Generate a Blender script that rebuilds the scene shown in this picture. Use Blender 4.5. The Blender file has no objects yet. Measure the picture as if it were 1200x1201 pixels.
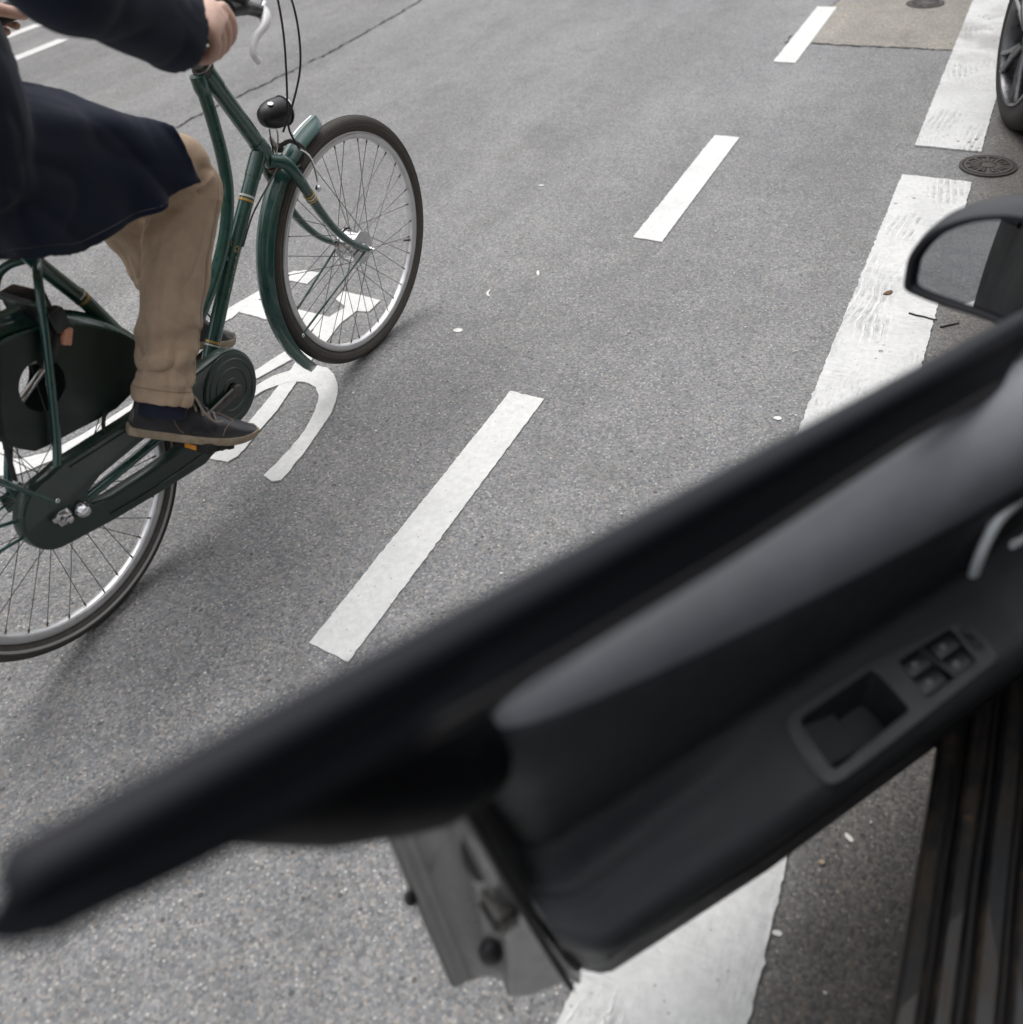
import bpy, bmesh, math, random
from mathutils import Vector, Matrix, noise
from math import sin, cos, pi, radians as rad
random.seed(7)
SC = bpy.context.scene
COL = SC.collection

# ------------------------------------------------------------------ camera
cam_d = bpy.data.cameras.new('camera'); cam = bpy.data.objects.new('camera', cam_d); COL.objects.link(cam)
PITCH, ROLL, YAW, CAM_H = .7408, -.1427, -.5577, 1.4634
fwd = Vector((sin(YAW)*cos(PITCH), cos(YAW)*cos(PITCH), -sin(PITCH)))
r0 = Vector((cos(YAW), -sin(YAW), 0)); u0 = r0.cross(fwd)
rgt = r0*cos(ROLL) + u0*sin(ROLL); upv = -r0*sin(ROLL) + u0*cos(ROLL)
CAM = Vector((0, 0, CAM_H))
cam.matrix_world = Matrix(((rgt.x, upv.x, -fwd.x, 0), (rgt.y, upv.y, -fwd.y, 0), (rgt.z, upv.z, -fwd.z, CAM_H), (0, 0, 0, 1)))
cam_d.sensor_width = 36; cam_d.lens = 36*1023.4/1200
cam_d.clip_start = .02; cam_d.clip_end = 600
cam_d.dof.use_dof = True; cam_d.dof.focus_distance = 2.4; cam_d.dof.aperture_fstop = 2.45; cam_d.dof.aperture_blades = 0
SC.camera = cam

# ------------------------------------------------------------------ light (overcast street)
SUN_AZ, SUN_EL = rad(-60), rad(74)      # azimuth from +y towards +x
w = bpy.data.worlds.new('World'); SC.world = w; w.use_nodes = True
nt = w.node_tree; bg = nt.nodes['Background']
sky = nt.nodes.new('ShaderNodeTexSky'); sky.sky_type = 'NISHITA'; sky.sun_disc = False
sky.sun_elevation = SUN_EL; sky.sun_rotation = SUN_AZ; sky.air_density = 1.0; sky.dust_density = 3.0
hs = nt.nodes.new('ShaderNodeHueSaturation'); hs.inputs['Saturation'].default_value = .22
nt.links.new(sky.outputs[0], hs.inputs['Color']); nt.links.new(hs.outputs[0], bg.inputs['Color'])
bg.inputs['Strength'].default_value = .135
sd = bpy.data.lights.new('sun', 'SUN'); sd.energy = .5; sd.angle = rad(90); sd.color = (1, .97, .93)
sun = bpy.data.objects.new('sun', sd); COL.objects.link(sun)
sdir = Vector((sin(SUN_AZ)*cos(SUN_EL), cos(SUN_AZ)*cos(SUN_EL), sin(SUN_EL)))
sun.rotation_euler = sdir.to_track_quat('Z', 'Y').to_euler(); sun.location = sdir*30
SC.view_settings.view_transform = 'Standard'; SC.view_settings.look = 'None'
SC.view_settings.exposure = 1.06; SC.view_settings.gamma = 1
SC.cycles.use_denoising = True; SC.cycles.max_bounces = 8

# ------------------------------------------------------------------ helpers
def tag(o, label=None, cat=None, group=None, kind=None):
    for k, v in (('label', label), ('category', cat), ('group', group), ('kind', kind)):
        if v: o[k] = v
    return o
def empty(name, loc=(0, 0, 0), M=None):
    o = bpy.data.objects.new(name, None); COL.objects.link(o)
    if M is not None: o.matrix_world = M
    else: o.location = loc
    o.empty_display_size = .1
    return o
def smooth(me, ang=40):
    me.polygons.foreach_set('use_smooth', [True]*len(me.polygons))
    me.set_sharp_from_angle(angle=rad(ang)); me.update()
def link(name, me, mat, parent=None, M=None):
    o = bpy.data.objects.new(name, me); COL.objects.link(o)
    if mat is not None and not me.materials: me.materials.append(mat)
    if parent is not None: o.parent = parent
    if M is not None: o.matrix_local = M
    return o

class MB:
    """collects vertices and faces for one mesh"""
    def __init__(s): s.v = []; s.f = []
    def add(s, vs, fs):
        n = len(s.v); s.v += [Vector(p) for p in vs]; s.f += [tuple(i+n for i in f) for f in fs]; return s
    def loft(s, rings, cap=True, closed=True, loop=False):
        n = len(rings[0]); vs = [p for r in rings for p in r]; fs = []; m = len(rings)
        for i in range(m if loop else m-1):
            j = (i+1) % m
            for k in range(n if closed else n-1):
                k2 = (k+1) % n; fs.append((i*n+k, i*n+k2, j*n+k2, j*n+k))
        if cap and closed and not loop:
            fs.append(tuple(reversed(range(n)))); fs.append(tuple(range((m-1)*n, m*n)))
        return s.add(vs, fs)
    def tube(s, pts, rad_, n=10, cap=True, flat=1.0, ref=None, loop=False):
        pts = [Vector(p) for p in pts]; m = len(pts)
        rr = rad_ if hasattr(rad_, '__len__') else [rad_]*m
        rings = []; prev = None
        for i, p in enumerate(pts):
            if loop: t = pts[(i+1) % m]-pts[i-1]
            else: t = pts[min(i+1, m-1)]-pts[max(i-1, 0)]
            t.normalize()
            if prev is None:
                a = Vector(ref) if ref else (Vector((0, 0, 1)) if abs(t.z) < .9 else Vector((1, 0, 0)))
            else: a = prev
            a = (a - t*a.dot(t)).normalized(); b = t.cross(a); prev = a
            rings.append([p + (a*cos(2*pi*k/n) + b*sin(2*pi*k/n)*flat)*rr[i] for k in range(n)])
        return s.loft(rings, cap, True, loop)
    def box(s, c, h, M=None, bev=0):
        c = Vector(c); h = Vector(h)
        if bev:
            bm = bmesh.new(); bmesh.ops.create_cube(bm, size=2)
            for v in bm.verts: v.co = Vector((v.co.x*h.x, v.co.y*h.y, v.co.z*h.z))
            bmesh.ops.bevel(bm, geom=bm.edges[:], offset=bev, segments=3, affect='EDGES', profile=.5)
            bm.verts.index_update()
            vs = [v.co.copy() for v in bm.verts]; fs = [[v.index for v in f.verts] for f in bm.faces]; bm.free()
        else:
            vs = [Vector((x*h.x, y*h.y, z*h.z)) for x in (-1, 1) for y in (-1, 1) for z in (-1, 1)]
            fs = [(0, 1, 3, 2), (4, 6, 7, 5), (0, 4, 5, 1), (2, 3, 7, 6), (0, 2, 6, 4), (1, 5, 7, 3)]
        if M is not None: vs = [M @ v for v in vs]
        return s.add([v+c for v in vs], fs)
    def lathe(s, o, ax, prof, n=32, closed_prof=False):
        o = Vector(o); ax = Vector(ax).normalized()
        a = ax.orthogonal().normalized(); b = ax.cross(a)
        rings = [[o + ax*x + (a*cos(2*pi*k/n)+b*sin(2*pi*k/n))*max(r, 1e-5) for k in range(n)] for (x, r) in prof]
        return s.loft(rings, not closed_prof, True, closed_prof)
    def ell(s, c, r, n=16, m=10, M=None):
        c = Vector(c); rings = []
        for i in range(m+1):
            t = -pi/2 + pi*i/m
            ring = [Vector((r[0]*cos(t)*cos(2*pi*k/n), r[1]*cos(t)*sin(2*pi*k/n), r[2]*sin(t))) for k in range(n)]
            if abs(abs(t)-pi/2) < 1e-6: ring = [q + Vector((1e-5*cos(k), 1e-5*sin(k), 0)) for k, q in enumerate(ring)]
            rings.append([c + (M @ q if M is not None else q) for q in ring])
        return s.loft(rings)
    def mesh(s, name, ang=40, fix=True):
        me = bpy.data.meshes.new(name); me.from_pydata([tuple(v) for v in s.v], [], s.f); me.update()
        if fix:
            bm = bmesh.new(); bm.from_mesh(me); bmesh.ops.recalc_face_normals(bm, faces=bm.faces[:]); bm.to_mesh(me); bm.free()
        if ang: smooth(me, ang)
        return me
    def build(s, name, mat, parent=None, ang=40, M=None):
        return link(name, s.mesh(name, ang), mat, parent, M)

def spline(pts, n=8):
    P = [Vector(p) for p in pts]; out = []
    for i in range(len(P)-1):
        p0 = P[i-1] if i else P[0]*2-P[1]; p1 = P[i]; p2 = P[i+1]; p3 = P[i+2] if i+2 < len(P) else P[-1]*2-P[-2]
        for k in range(n):
            t = k/n
            out.append(.5*((2*p1)+(p2-p0)*t+(2*p0-5*p1+4*p2-p3)*t*t+(3*p1-p0-3*p2+p3)*t**3))
    out.append(P[-1]); return out
def lerp_list(xs, n):
    out = []
    for i in range(n):
        t = i/(n-1)*(len(xs)-1); k = min(int(t), len(xs)-2); out.append(xs[k]+(xs[k+1]-xs[k])*(t-k))
    return out
def bake(o, mods):
    """apply modifiers to an object's mesh"""
    for typ, kw in mods:
        m = o.modifiers.new(typ, typ)
        for k, v in kw.items(): setattr(m, k, v)
    dg = bpy.context.evaluated_depsgraph_get(); dg.update()
    me = bpy.data.meshes.new_from_object(o.evaluated_get(dg)); o.modifiers.clear(); o.data = me
    me.polygons.foreach_set('use_smooth', [True]*len(me.polygons)); return o
def displace(o, fn):
    me = o.data; n = len(me.vertices); co = [0.0]*(3*n); no = [0.0]*(3*n)
    me.vertices.foreach_get('co', co); me.vertex_normals.foreach_get('vector', no)
    for i in range(n):
        p = Vector(co[3*i:3*i+3]); d = fn(p)
        co[3*i] += no[3*i]*d; co[3*i+1] += no[3*i+1]*d; co[3*i+2] += no[3*i+2]*d
    me.vertices.foreach_set('co', co); me.update()
def fill2d(name, loops, half, bevel=0.0):
    """flat outline (with holes) of thickness 2*half in the local xy plane -> mesh"""
    cu = bpy.data.curves.new(name, 'CURVE'); cu.dimensions = '2D'; cu.fill_mode = 'BOTH'; cu.extrude = max(half-bevel, 0); cu.bevel_depth = bevel; cu.bevel_resolution = 1
    for lp in loops:
        sp = cu.splines.new('POLY'); sp.points.add(len(lp)-1); sp.use_cyclic_u = True
        for p, q in zip(sp.points, lp): p.co = (q[0], q[1], 0, 1)
    o = bpy.data.objects.new(name, cu); COL.objects.link(o)
    dg = bpy.context.evaluated_depsgraph_get(); dg.update()
    me = bpy.data.meshes.new_from_object(o.evaluated_get(dg)); bpy.data.objects.remove(o); bpy.data.curves.remove(cu)
    me.materials.clear(); smooth(me, 35); return me

# ------------------------------------------------------------------ materials
def mat(name, col, rough=.5, metal=0, coat=0, spec=.5, var=0, vscale=20, bump=0, bscale=200, coat_rough=.05, sheen=0, stretch=None, trans=0):
    m = bpy.data.materials.new(name); m.use_nodes = True; t = m.node_tree; b = t.nodes['Principled BSDF']
    b.inputs['Base Color'].default_value = (*col, 1); b.inputs['Roughness'].default_value = rough
    b.inputs['Metallic'].default_value = metal; b.inputs['Coat Weight'].default_value = coat; b.inputs['Coat Roughness'].default_value = coat_rough
    b.inputs['Specular IOR Level'].default_value = spec; b.inputs['Sheen Weight'].default_value = sheen
    b.inputs['Transmission Weight'].default_value = trans
    tc = t.nodes.new('ShaderNodeTexCoord'); src = tc.outputs['Object']
    if stretch:
        mp = t.nodes.new('ShaderNodeMapping'); mp.inputs['Scale'].default_value = stretch; t.links.new(src, mp.inputs[0]); src = mp.outputs[0]
    if var:
        n = t.nodes.new('ShaderNodeTexNoise'); n.inputs['Scale'].default_value = vscale; n.inputs['Detail'].default_value = 6; n.inputs['Roughness'].default_value = .65
        t.links.new(src, n.inputs['Vector'])
        mr = t.nodes.new('ShaderNodeMapRange'); mr.inputs[1].default_value = .3; mr.inputs[2].default_value = .7; mr.inputs[3].default_value = 1-var; mr.inputs[4].default_value = 1+var
        t.links.new(n.outputs[0], mr.inputs[0])
        mx = t.nodes.new('ShaderNodeVectorMath'); mx.operation = 'SCALE'; mx.inputs[0].default_value = col
        t.links.new(mr.outputs[0], mx.inputs['Scale']); t.links.new(mx.outputs[0], b.inputs['Base Color'])
        mr2 = t.nodes.new('ShaderNodeMapRange'); mr2.inputs[1].default_value = .3; mr2.inputs[2].default_value = .7
        mr2.inputs[3].default_value = max(rough-.12, .02); mr2.inputs[4].default_value = min(rough+.15, 1)
        t.links.new(n.outputs[0], mr2.inputs[0]); t.links.new(mr2.outputs[0], b.inputs['Roughness'])
    if bump:
        n = t.nodes.new('ShaderNodeTexNoise'); n.inputs['Scale'].default_value = bscale; n.inputs['Detail'].default_value = 4
        t.links.new(src, n.inputs['Vector'])
        bp = t.nodes.new('ShaderNodeBump'); bp.inputs['Strength'].default_value = bump; bp.inputs['Distance'].default_value = .002
        t.links.new(n.outputs[0], bp.inputs['Height']); t.links.new(bp.outputs[0], b.inputs['Normal'])
    return m

class NT:
    """terse node-building helper"""
    def __init__(s, name):
        s.m = bpy.data.materials.new(name); s.m.use_nodes = True; s.t = s.m.node_tree; s.b = s.t.nodes['Principled BSDF']
        s.geo = s.t.nodes.new('ShaderNodeNewGeometry'); s.pos = s.geo.outputs['Position']
    def n(s, typ, ins={}, **kw):
        nd = s.t.nodes.new('ShaderNode'+typ)
        for k, v in kw.items(): setattr(nd, k, v)
        for k, v in ins.items():
            if isinstance(v, bpy.types.NodeSocket): s.t.links.new(v, nd.inputs[k])
            else: nd.inputs[k].default_value = v
        return nd
    def math(s, op, a, b=0.0, c=None):
        d = {0: a, 1: b}
        if c is not None: d[2] = c
        return s.n('Math', d, operation=op).outputs[0]
    def rng(s, v, a, b, c=0.0, d=1.0, smooth=False):
        return s.n('MapRange', {0: v, 1: a, 2: b, 3: c, 4: d}, interpolation_type='SMOOTHSTEP' if smooth else 'LINEAR').outputs[0]
    def noise(s, scale, detail=3, rough=.5, vec=None, dist=0.0):
        return s.n('TexNoise', {'Vector': vec or s.pos, 'Scale': scale, 'Detail': detail, 'Roughness': rough, 'Distortion': dist}).outputs[0]
    def vor(s, scale, vec=None, out='Distance', feature='F1'):
        return s.n('TexVoronoi', {'Vector': vec or s.pos, 'Scale': scale}, feature=feature).outputs[out]
    def mix(s, f, a, b, blend='MIX'):
        nd = s.t.nodes.new('ShaderNodeMix'); nd.data_type = 'RGBA'; nd.blend_type = blend
        for sock, v in ((nd.inputs[0], f), (nd.inputs[6], a), (nd.inputs[7], b)):
            if isinstance(v, bpy.types.NodeSocket): s.t.links.new(v, sock)
            else: sock.default_value = v if not isinstance(v, tuple) else (*v[:3], 1)
        return nd.outputs[2]
    def scale(s, vec, sc): return s.n('VectorMath', {0: vec, 1: sc}, operation='MULTIPLY').outputs[0]
    def ramp(s, f, stops):
        nd = s.n('ValToRGB', {0: f}); e = nd.color_ramp.elements
        while len(e) < len(stops): e.new(.5)
        for el, (p, c) in zip(e, stops): el.position = p; el.color = (*c, 1)
        return nd.outputs[0]
    def set(s, k, v):
        if isinstance(v, bpy.types.NodeSocket): s.t.links.new(v, s.b.inputs[k])
        else: s.b.inputs[k].default_value = v
    def bump(s, h, strength, dist, prev=None):
        d = {'Height': h, 'Strength': strength, 'Distance': dist}
        if prev: d['Normal'] = prev
        return s.n('Bump', d).outputs[0]

def asphalt(name, tint=(1, 1, 1), gain=1.0, two_zone=False):
    k = NT(name)
    cell = k.vor(172, out='Color'); cd = k.vor(172)
    sep = k.n('SeparateColor', {0: cell})
    g1 = sep.outputs[0]; g2 = sep.outputs[1]; g3 = sep.outputs[2]
    col = k.ramp(g1, [(0, (.030, .033, .038)), (.25, (.078, .082, .088)), (.55, (.124, .126, .128)), (.80, (.165, .164, .160)), (.94, (.205, .200, .190)), (1, (.28, .27, .25))])
    warm = k.math('GREATER_THAN', g2, .90); col = k.mix(k.math('MULTIPLY', warm, .35), col, (.27, .20, .145))
    cool = k.math('LESS_THAN', g2, .16); col = k.mix(k.math('MULTIPLY', cool, .30), col, (.10, .13, .17))
    # binder between the stones
    gap = k.rng(cd, .55, .95); col = k.mix(k.math('MULTIPLY', gap, .55), col, (.055, .055, .057))
    fine = k.noise(700, 2); col = k.mix(.35, col, k.ramp(fine, [(.3, (.05, .05, .052)), (.7, (.24, .24, .24))]))
    # big stains and polish
    big = k.noise(.9, 5, .6); col = k.mix(1, col, k.ramp(big, [(.25, (.86, .86, .87)), (.5, (1, 1, 1)), (.75, (1.16, 1.155, 1.14))]), 'MULTIPLY')
    tr_ = k.noise(1.0, 4, .6, vec=k.scale(k.pos, (2.3, .35, 1))); col = k.mix(1, col, k.ramp(tr_, [(.28, (.80, .80, .795)), (.5, (1, 1, 1)), (.72, (1.2, 1.2, 1.205))]), 'MULTIPLY')
    st_ = k.rng(k.noise(2.3, 5, .7), .56, .72); col = k.mix(k.math('MULTIPLY', st_, .42), col, (.062, .060, .056))
    mid = k.noise(7, 4, .65); col = k.mix(1, col, k.ramp(mid, [(.25, (.88, .88, .88)), (.75, (1.12, 1.12, 1.12))]), 'MULTIPLY')
    # sparse bright chips
    s1 = k.vor(62); s1c = k.n('SeparateColor', {0: k.vor(62, out='Color')}).outputs[0]
    chip = k.math('MULTIPLY', k.math('LESS_THAN', s1, .16), k.math('GREATER_THAN', s1c, .66))
    col = k.mix(k.math('MULTIPLY', chip, .6), col, (.40, .395, .38))
    s2 = k.vor(31); s2c = k.n('SeparateColor', {0: k.vor(31, out='Color')}).outputs[1]
    pit = k.math('MULTIPLY', k.math('LESS_THAN', s2, .16), k.math('GREATER_THAN', s2c, .80))
    col = k.mix(k.math('MULTIPLY', pit, .75), col, (.03, .03, .03))
    if two_zone:      # browner surface along the parking strip, with shade beside the car painted in
        x = k.n('SeparateXYZ', {0: k.pos}).outputs[0]
        wob = k.noise(3, 3); xm = k.math('ADD', x, k.math('MULTIPLY', k.math('SUBTRACT', wob, .5), .12))
        z = k.rng(xm, -.10, .06, smooth=True)
        col = k.mix(z, col, k.mix(1, col, (.60, .56, .51), 'MULTIPLY'))
    col = k.mix(1, col, tuple(c*gain for c in tint), 'MULTIPLY')
    k.set('Base Color', col); k.set('Roughness', .62); k.set('Specular IOR Level', .5)
    h = k.math('SUBTRACT', k.math('ADD', k.math('MULTIPLY', g3, .6), k.math('MULTIPLY', fine, .3)), k.math('MULTIPLY', gap, 1.0))
    k.set('Normal', k.bump(h, .6, .0016))
    return k.m

def road_paint(name, trowel=False, col=(.66, .66, .64)):
    k = NT(name)
    n1 = k.noise(60, 5, .7); n2 = k.noise(5, 5, .65)
    c = k.mix(k.rng(n1, .35, .75), tuple(v*.86 for v in col), tuple(min(v*1.08, .8) for v in col))
    c = k.mix(k.math('MULTIPLY', k.rng(n2, .46, .68), .6 if trowel else .45), c, tuple(v*.74 for v in col))
    speck = k.vor(95); sc = k.n('SeparateColor', {0: k.vor(95, out='Color')}).outputs[0]
    dots = k.math('MULTIPLY', k.math('LESS_THAN', speck, .2), k.math('GREATER_THAN', sc, .93))
    c = k.mix(k.math('MULTIPLY', dots, .7), c, (.2, .19, .18))
    wr = k.math('MULTIPLY', k.rng(k.noise(170, 3, .7), .58, .70), k.rng(k.noise(9, 4, .7), .38, .62)); c = k.mix(k.math('MULTIPLY', wr, .40), c, (.26, .255, .245))
    grit = k.noise(420, 2)
    h = k.math('ADD', k.math('MULTIPLY', n1, .4), k.math('MULTIPLY', grit, .25))
    if trowel:
        # drag marks of the trowel: groups of ridges along the road and fine curved scratches
        wv = k.n('VectorMath', {0: k.pos, 1: k.scale(k.n('TexNoise', {'Vector': k.pos, 'Scale': 3.0, 'Detail': 0}).outputs[1], (.03, .03, .03))}, operation='ADD').outputs[0]
        sx = k.n('SeparateXYZ', {0: k.pos})
        cv = k.scale(k.pos, (6.5, 3.6, 1)); cdist = k.vor(1.0, vec=cv); crnd = k.n('SeparateColor', {0: k.vor(1.0, vec=cv, out='Color')})
        has = k.math('MULTIPLY', k.math('GREATER_THAN', crnd.outputs[0], .25), k.rng(cdist, .50, .30))
        wob = k.math('MULTIPLY', k.noise(14, 2), 5.0)
        ph = k.math('ADD', k.math('ADD', k.math('MULTIPLY', sx.outputs[0], 265), k.math('MULTIPLY', crnd.outputs[1], 6.3)), k.math('ADD', wob, k.math('MULTIPLY', sx.outputs[1], k.math('MULTIPLY', k.math('SUBTRACT', crnd.outputs[2], .5), 60))))
        rib = k.rng(k.math('SINE', ph), .35, .85); gapm = k.rng(k.math('SINE', ph), .1, -.6)
        brk = k.rng(k.noise(40, 3, .6), .42, .55)
        ridge = k.math('MULTIPLY', k.math('MULTIPLY', rib, has), brk)
        cr = k.math('MULTIPLY', k.math('MULTIPLY', gapm, has), k.rng(k.noise(22, 4, .7), .40, .62))
        h = k.math('ADD', h, k.math('MULTIPLY', ridge, 1.3))
        c = k.mix(k.math('MULTIPLY', cr, .85), c, (.30, .30, .295)); c = k.mix(k.math('MULTIPLY', ridge, .7), c, (.76, .76, .75))  # shade between the ridges painted grey, ridge tops painted paler
        fine_ = k.noise(1.0, 4, .65, vec=k.scale(k.pos, (150, 22, 1))); swp = k.noise(1.0, 4, .65, vec=k.scale(wv, (16, 110, 1)))
        m_a = k.rng(k.noise(3.4, 3, .6), .44, .60); m_b = k.rng(k.noise(4.1, 3, .6, vec=k.scale(k.pos, (1, 1.2, 3))), .46, .60)
        c = k.mix(k.math('MULTIPLY', k.math('MULTIPLY', k.rng(fine_, .50, .68), m_a), .75), c, (.33, .33, .325))
        c = k.mix(k.math('MULTIPLY', k.math('MULTIPLY', k.rng(swp, .52, .68), m_b), .65), c, (.35, .35, .345))
        # worn through towards the parked wheels
        wear = k.math('MULTIPLY', k.rng(sx.outputs[1], 4.3, 5.0), k.rng(k.noise(3, 4, .7), .42, .62)); c = k.mix(k.math('MULTIPLY', wear, .75), c, (.32, .315, .30))
        holes = k.math('MULTIPLY', k.math('LESS_THAN', k.vor(38), .26), k.rng(k.noise(4, 3, .6), .60, .66)); c = k.mix(holes, c, (.07, .07, .068))
    k.set('Base Color', c); k.set('Roughness', .62); k.set('Specular IOR Level', .4)
    k.set('Normal', k.bump(h, .9 if trowel else .5, .0022 if trowel else .0012))
    return k.m

M = {}
M['asphalt'] = asphalt('asphalt', (1, .993, .975), 1.40, True)
M['patch'] = asphalt('patch_asphalt', (1.0, .915, .77), 1.75)
M['paint'] = road_paint('lane_paint'); M['trowel'] = road_paint('trowelled_paint', True, (.64, .64, .628))
M['crack'] = mat('crack_tar', (.025, .025, .026), .8)
M['green'] = mat('bicycle_green', (.014, .068, .055), .30, coat=.8, var=.18, vscale=30, coat_rough=.08)
M['dgreen'] = mat('chaincase_vinyl', (.013, .031, .024), .38, coat=.3, var=.2, vscale=18, bump=.08, bscale=60)
M['guard'] = mat('coat_guard_vinyl', (.010, .022, .017), .45, var=.2, vscale=14, bump=.08, bscale=40)
M['chrome'] = mat('chrome', (.62, .62, .62), .16, 1, var=.1, vscale=60)
M['alu'] = mat('rim_alloy', (.66, .665, .67), .38, .75, var=.08, vscale=40)
M['whitealu'] = mat('lever_alloy', (.86, .865, .87), .25, 0)
M['carrim'] = mat('car_rim_alloy', (.15, .15, .155), .3, .8, var=.15, vscale=30)
M['steelwire'] = mat('spoke_steel', (.16, .155, .15), .45, .7)
M['tyre'] = mat('tyre_rubber', (.095, .087, .078), .8, var=.3, vscale=60, bump=.3, bscale=350)
M['groove'] = mat('tyre_groove', (.035, .032, .029), .85)
M['tyreband'] = mat('tyre_reflective_band', (.42, .42, .41), .5)
M['wall'] = mat('tyre_sidewall', (.075, .066, .057), .8, var=.2, vscale=50)
M['black'] = mat('black_plastic', (.012, .012, .013), .38, var=.15, vscale=40)
M['blackr'] = mat('black_rubber', (.010, .010, .011), .7)
M['darkmetal'] = mat('dark_metal', (.09, .085, .08), .4, .8, var=.3, vscale=60)
M['rust'] = mat('rusty_steel', (.13, .085, .06), .6, .5, var=.4, vscale=80)
M['gold'] = mat('gold_line', (.50, .33, .10), .4, .2)
M['whiteline'] = mat('white_line', (.62, .62, .58), .4)
M['lens'] = mat('lamp_lens', (.75, .77, .8), .1, 0, .8)
M['amber'] = mat('amber_reflector', (.85, .33, .02), .25, coat=.5)
M['redref'] = mat('lock_end', (.62, .30, .20), .5)
M['shoe'] = mat('shoe_leather', (.028, .028, .031), .36, var=.35, vscale=25, bump=.25, bscale=120)
M['suede'] = mat('shoe_suede', (.035, .036, .042), .85, var=.25, vscale=60, bump=.3, bscale=500)
M['sole'] = mat('shoe_sole', (.34, .27, .19), .7, var=.3, vscale=45, bump=.2, bscale=200)
M['lace'] = mat('shoe_lace', (.24, .20, .17), .8, var=.25, vscale=200, bump=.4, bscale=900)
M['sock'] = mat('sock', (.010, .014, .03), .95, bump=.3, bscale=600)
M['coat'] = mat('navy_wool', (.0080, .0125, .0270), .93, var=.25, vscale=9, bump=.35, bscale=700, sheen=.12, spec=.15)
M['button'] = mat('coat_button', (.02, .02, .025), .35)
M['cotton'] = mat('tan_cotton', (.43, .32, .225), .9, var=.1, vscale=30, bump=.4, bscale=900, sheen=.1, spec=.2)
M['stitch'] = mat('trouser_stitch', (.22, .155, .105), .9)
M['shirt'] = mat('grey_shirt', (.25, .26, .28), .9)
M['hair'] = mat('brown_hair', (.05, .032, .02), .6, var=.3, vscale=80, bump=.5, bscale=300, stretch=(1, 1, .2))
M['eye'] = mat('eye_white', (.7, .68, .66), .2)
M['paintblack'] = mat('car_paint_black', (.012, .013, .016), .3, coat=1, coat_rough=.04, var=.2, vscale=3)
M['paintdirty'] = mat('car_paint_black_dusty', (.016, .016, .017), .55, spec=.3, var=.35, vscale=6)
M['cartyre'] = mat('car_tyre_rubber', (.020, .019, .018), .8, var=.3, vscale=40, bump=.2, bscale=200)
M['framegloss'] = mat('window_frame_black', (.010, .011, .015), .42, spec=.35)
M['lining'] = mat('frame_lining', (.006, .007, .009), .65, spec=.15)
M['rail'] = mat('frame_rail_black', (.008, .009, .013), .5, spec=.22)
M['trim'] = mat('door_trim_plastic', (.024, .027, .030), .52, var=.12, vscale=25, bump=.5, bscale=650, spec=.42)
M['trimsheen'] = mat('door_trim_sheen', (.16, .165, .185), .5, var=.08, vscale=25, bump=.2, bscale=650, spec=.5, coat=.4, coat_rough=.5)  # paler trim colour stands in for the sky sheen
M['trimsheen'].node_tree.nodes['Principled BSDF'].inputs['Coat IOR'].default_value = 1.5
M['bezel'] = mat('switch_bezel', (.026, .029, .033), .42, var=.1, vscale=60, bump=.15, bscale=800)
M['switch'] = mat('switch_key', (.012, .013, .014), .35)
M['icon'] = mat('switch_icon', (.16, .165, .17), .5)
M['steel'] = mat('door_shell_dirty_paint', (.042, .041, .039), .34, coat=.7, coat_rough=.12, var=.45, vscale=22, bump=.15, bscale=60)
M['satin'] = mat('satin_chrome', (.78, .82, .82), .3, .2)
M['seal'] = mat('rubber_seal', (.006, .006, .007), .6)
M['fabric'] = mat('seat_fabric', (.02, .02, .022), .95, bump=.4, bscale=500)
M['iron'] = mat('cast_iron', (.085, .075, .066), .62, .35, var=.35, vscale=50, bump=.3, bscale=250)
M['ironrim'] = mat('cast_iron_rim', (.05, .046, .042), .7, .2, var=.3, vscale=50)
M['leaf'] = mat('dry_leaf', (.13, .075, .04), .85, var=.3, vscale=200)
M['twig'] = mat('twig_bark', (.035, .034, .036), .85, var=.3, vscale=200)
M['paper'] = mat('paper_scrap', (.68, .67, .63), .8, var=.15, vscale=150)
M['brickwall'] = mat('facade_stone', (.26, .165, .10), .85, var=.25, vscale=2.5, bump=.3, bscale=15)
M['facadetrim'] = mat('facade_trim', (.42, .36, .29), .8, var=.15, vscale=5)
M['pavement'] = mat('pavement_slab', (.20, .19, .175), .8, var=.2, vscale=8, bump=.3, bscale=120)
M['kerb'] = mat('kerb_stone', (.26, .25, .235), .75, var=.25, vscale=12, bump=.3, bscale=90)

k = NT('skin'); nA = k.noise(35, 4, .6); nB = k.noise(9, 3)
c = k.mix(k.rng(nA, .35, .7), (.58, .37, .29), (.68, .47, .38)); c = k.mix(k.math('MULTIPLY', k.rng(nB, .5, .7), .45), c, (.58, .29, .225))
k.set('Base Color', c); k.set('Roughness', .5); k.set('Subsurface Weight', .12); k.set('Subsurface Radius', (.012, .005, .003)); k.set('Subsurface Scale', .5)
k.set('Normal', k.bump(k.noise(260, 3), .35, .001)); M['skin'] = k.m

k = NT('sill_dirty_paint')       # black paint with dried mud and scuffs
dirt = k.noise(1.0, 6, .7, vec=k.scale(k.pos, (60, 7, 60)), dist=.4); d2 = k.noise(35, 6, .75)
f = k.math('MULTIPLY', k.rng(dirt, .40, .66), k.rng(d2, .30, .66))
c = k.mix(f, (.007, .009, .012), (.060, .043, .027)); rn = k.rng(k.noise(24, 5, .7), .66, .70)
c = k.mix(k.math('MULTIPLY', rn, .8), c, (.26, .15, .055))
k.set('Base Color', c); k.set('Roughness', k.math('ADD', k.math('MULTIPLY', f, .5), .38)); k.set('Coat Weight', k.math('SUBTRACT', .2, k.math('MULTIPLY', f, .2))); k.set('Specular IOR Level', .18)
k.set('Normal', k.bump(d2, .3, .001)); M['sill'] = k.m

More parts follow.
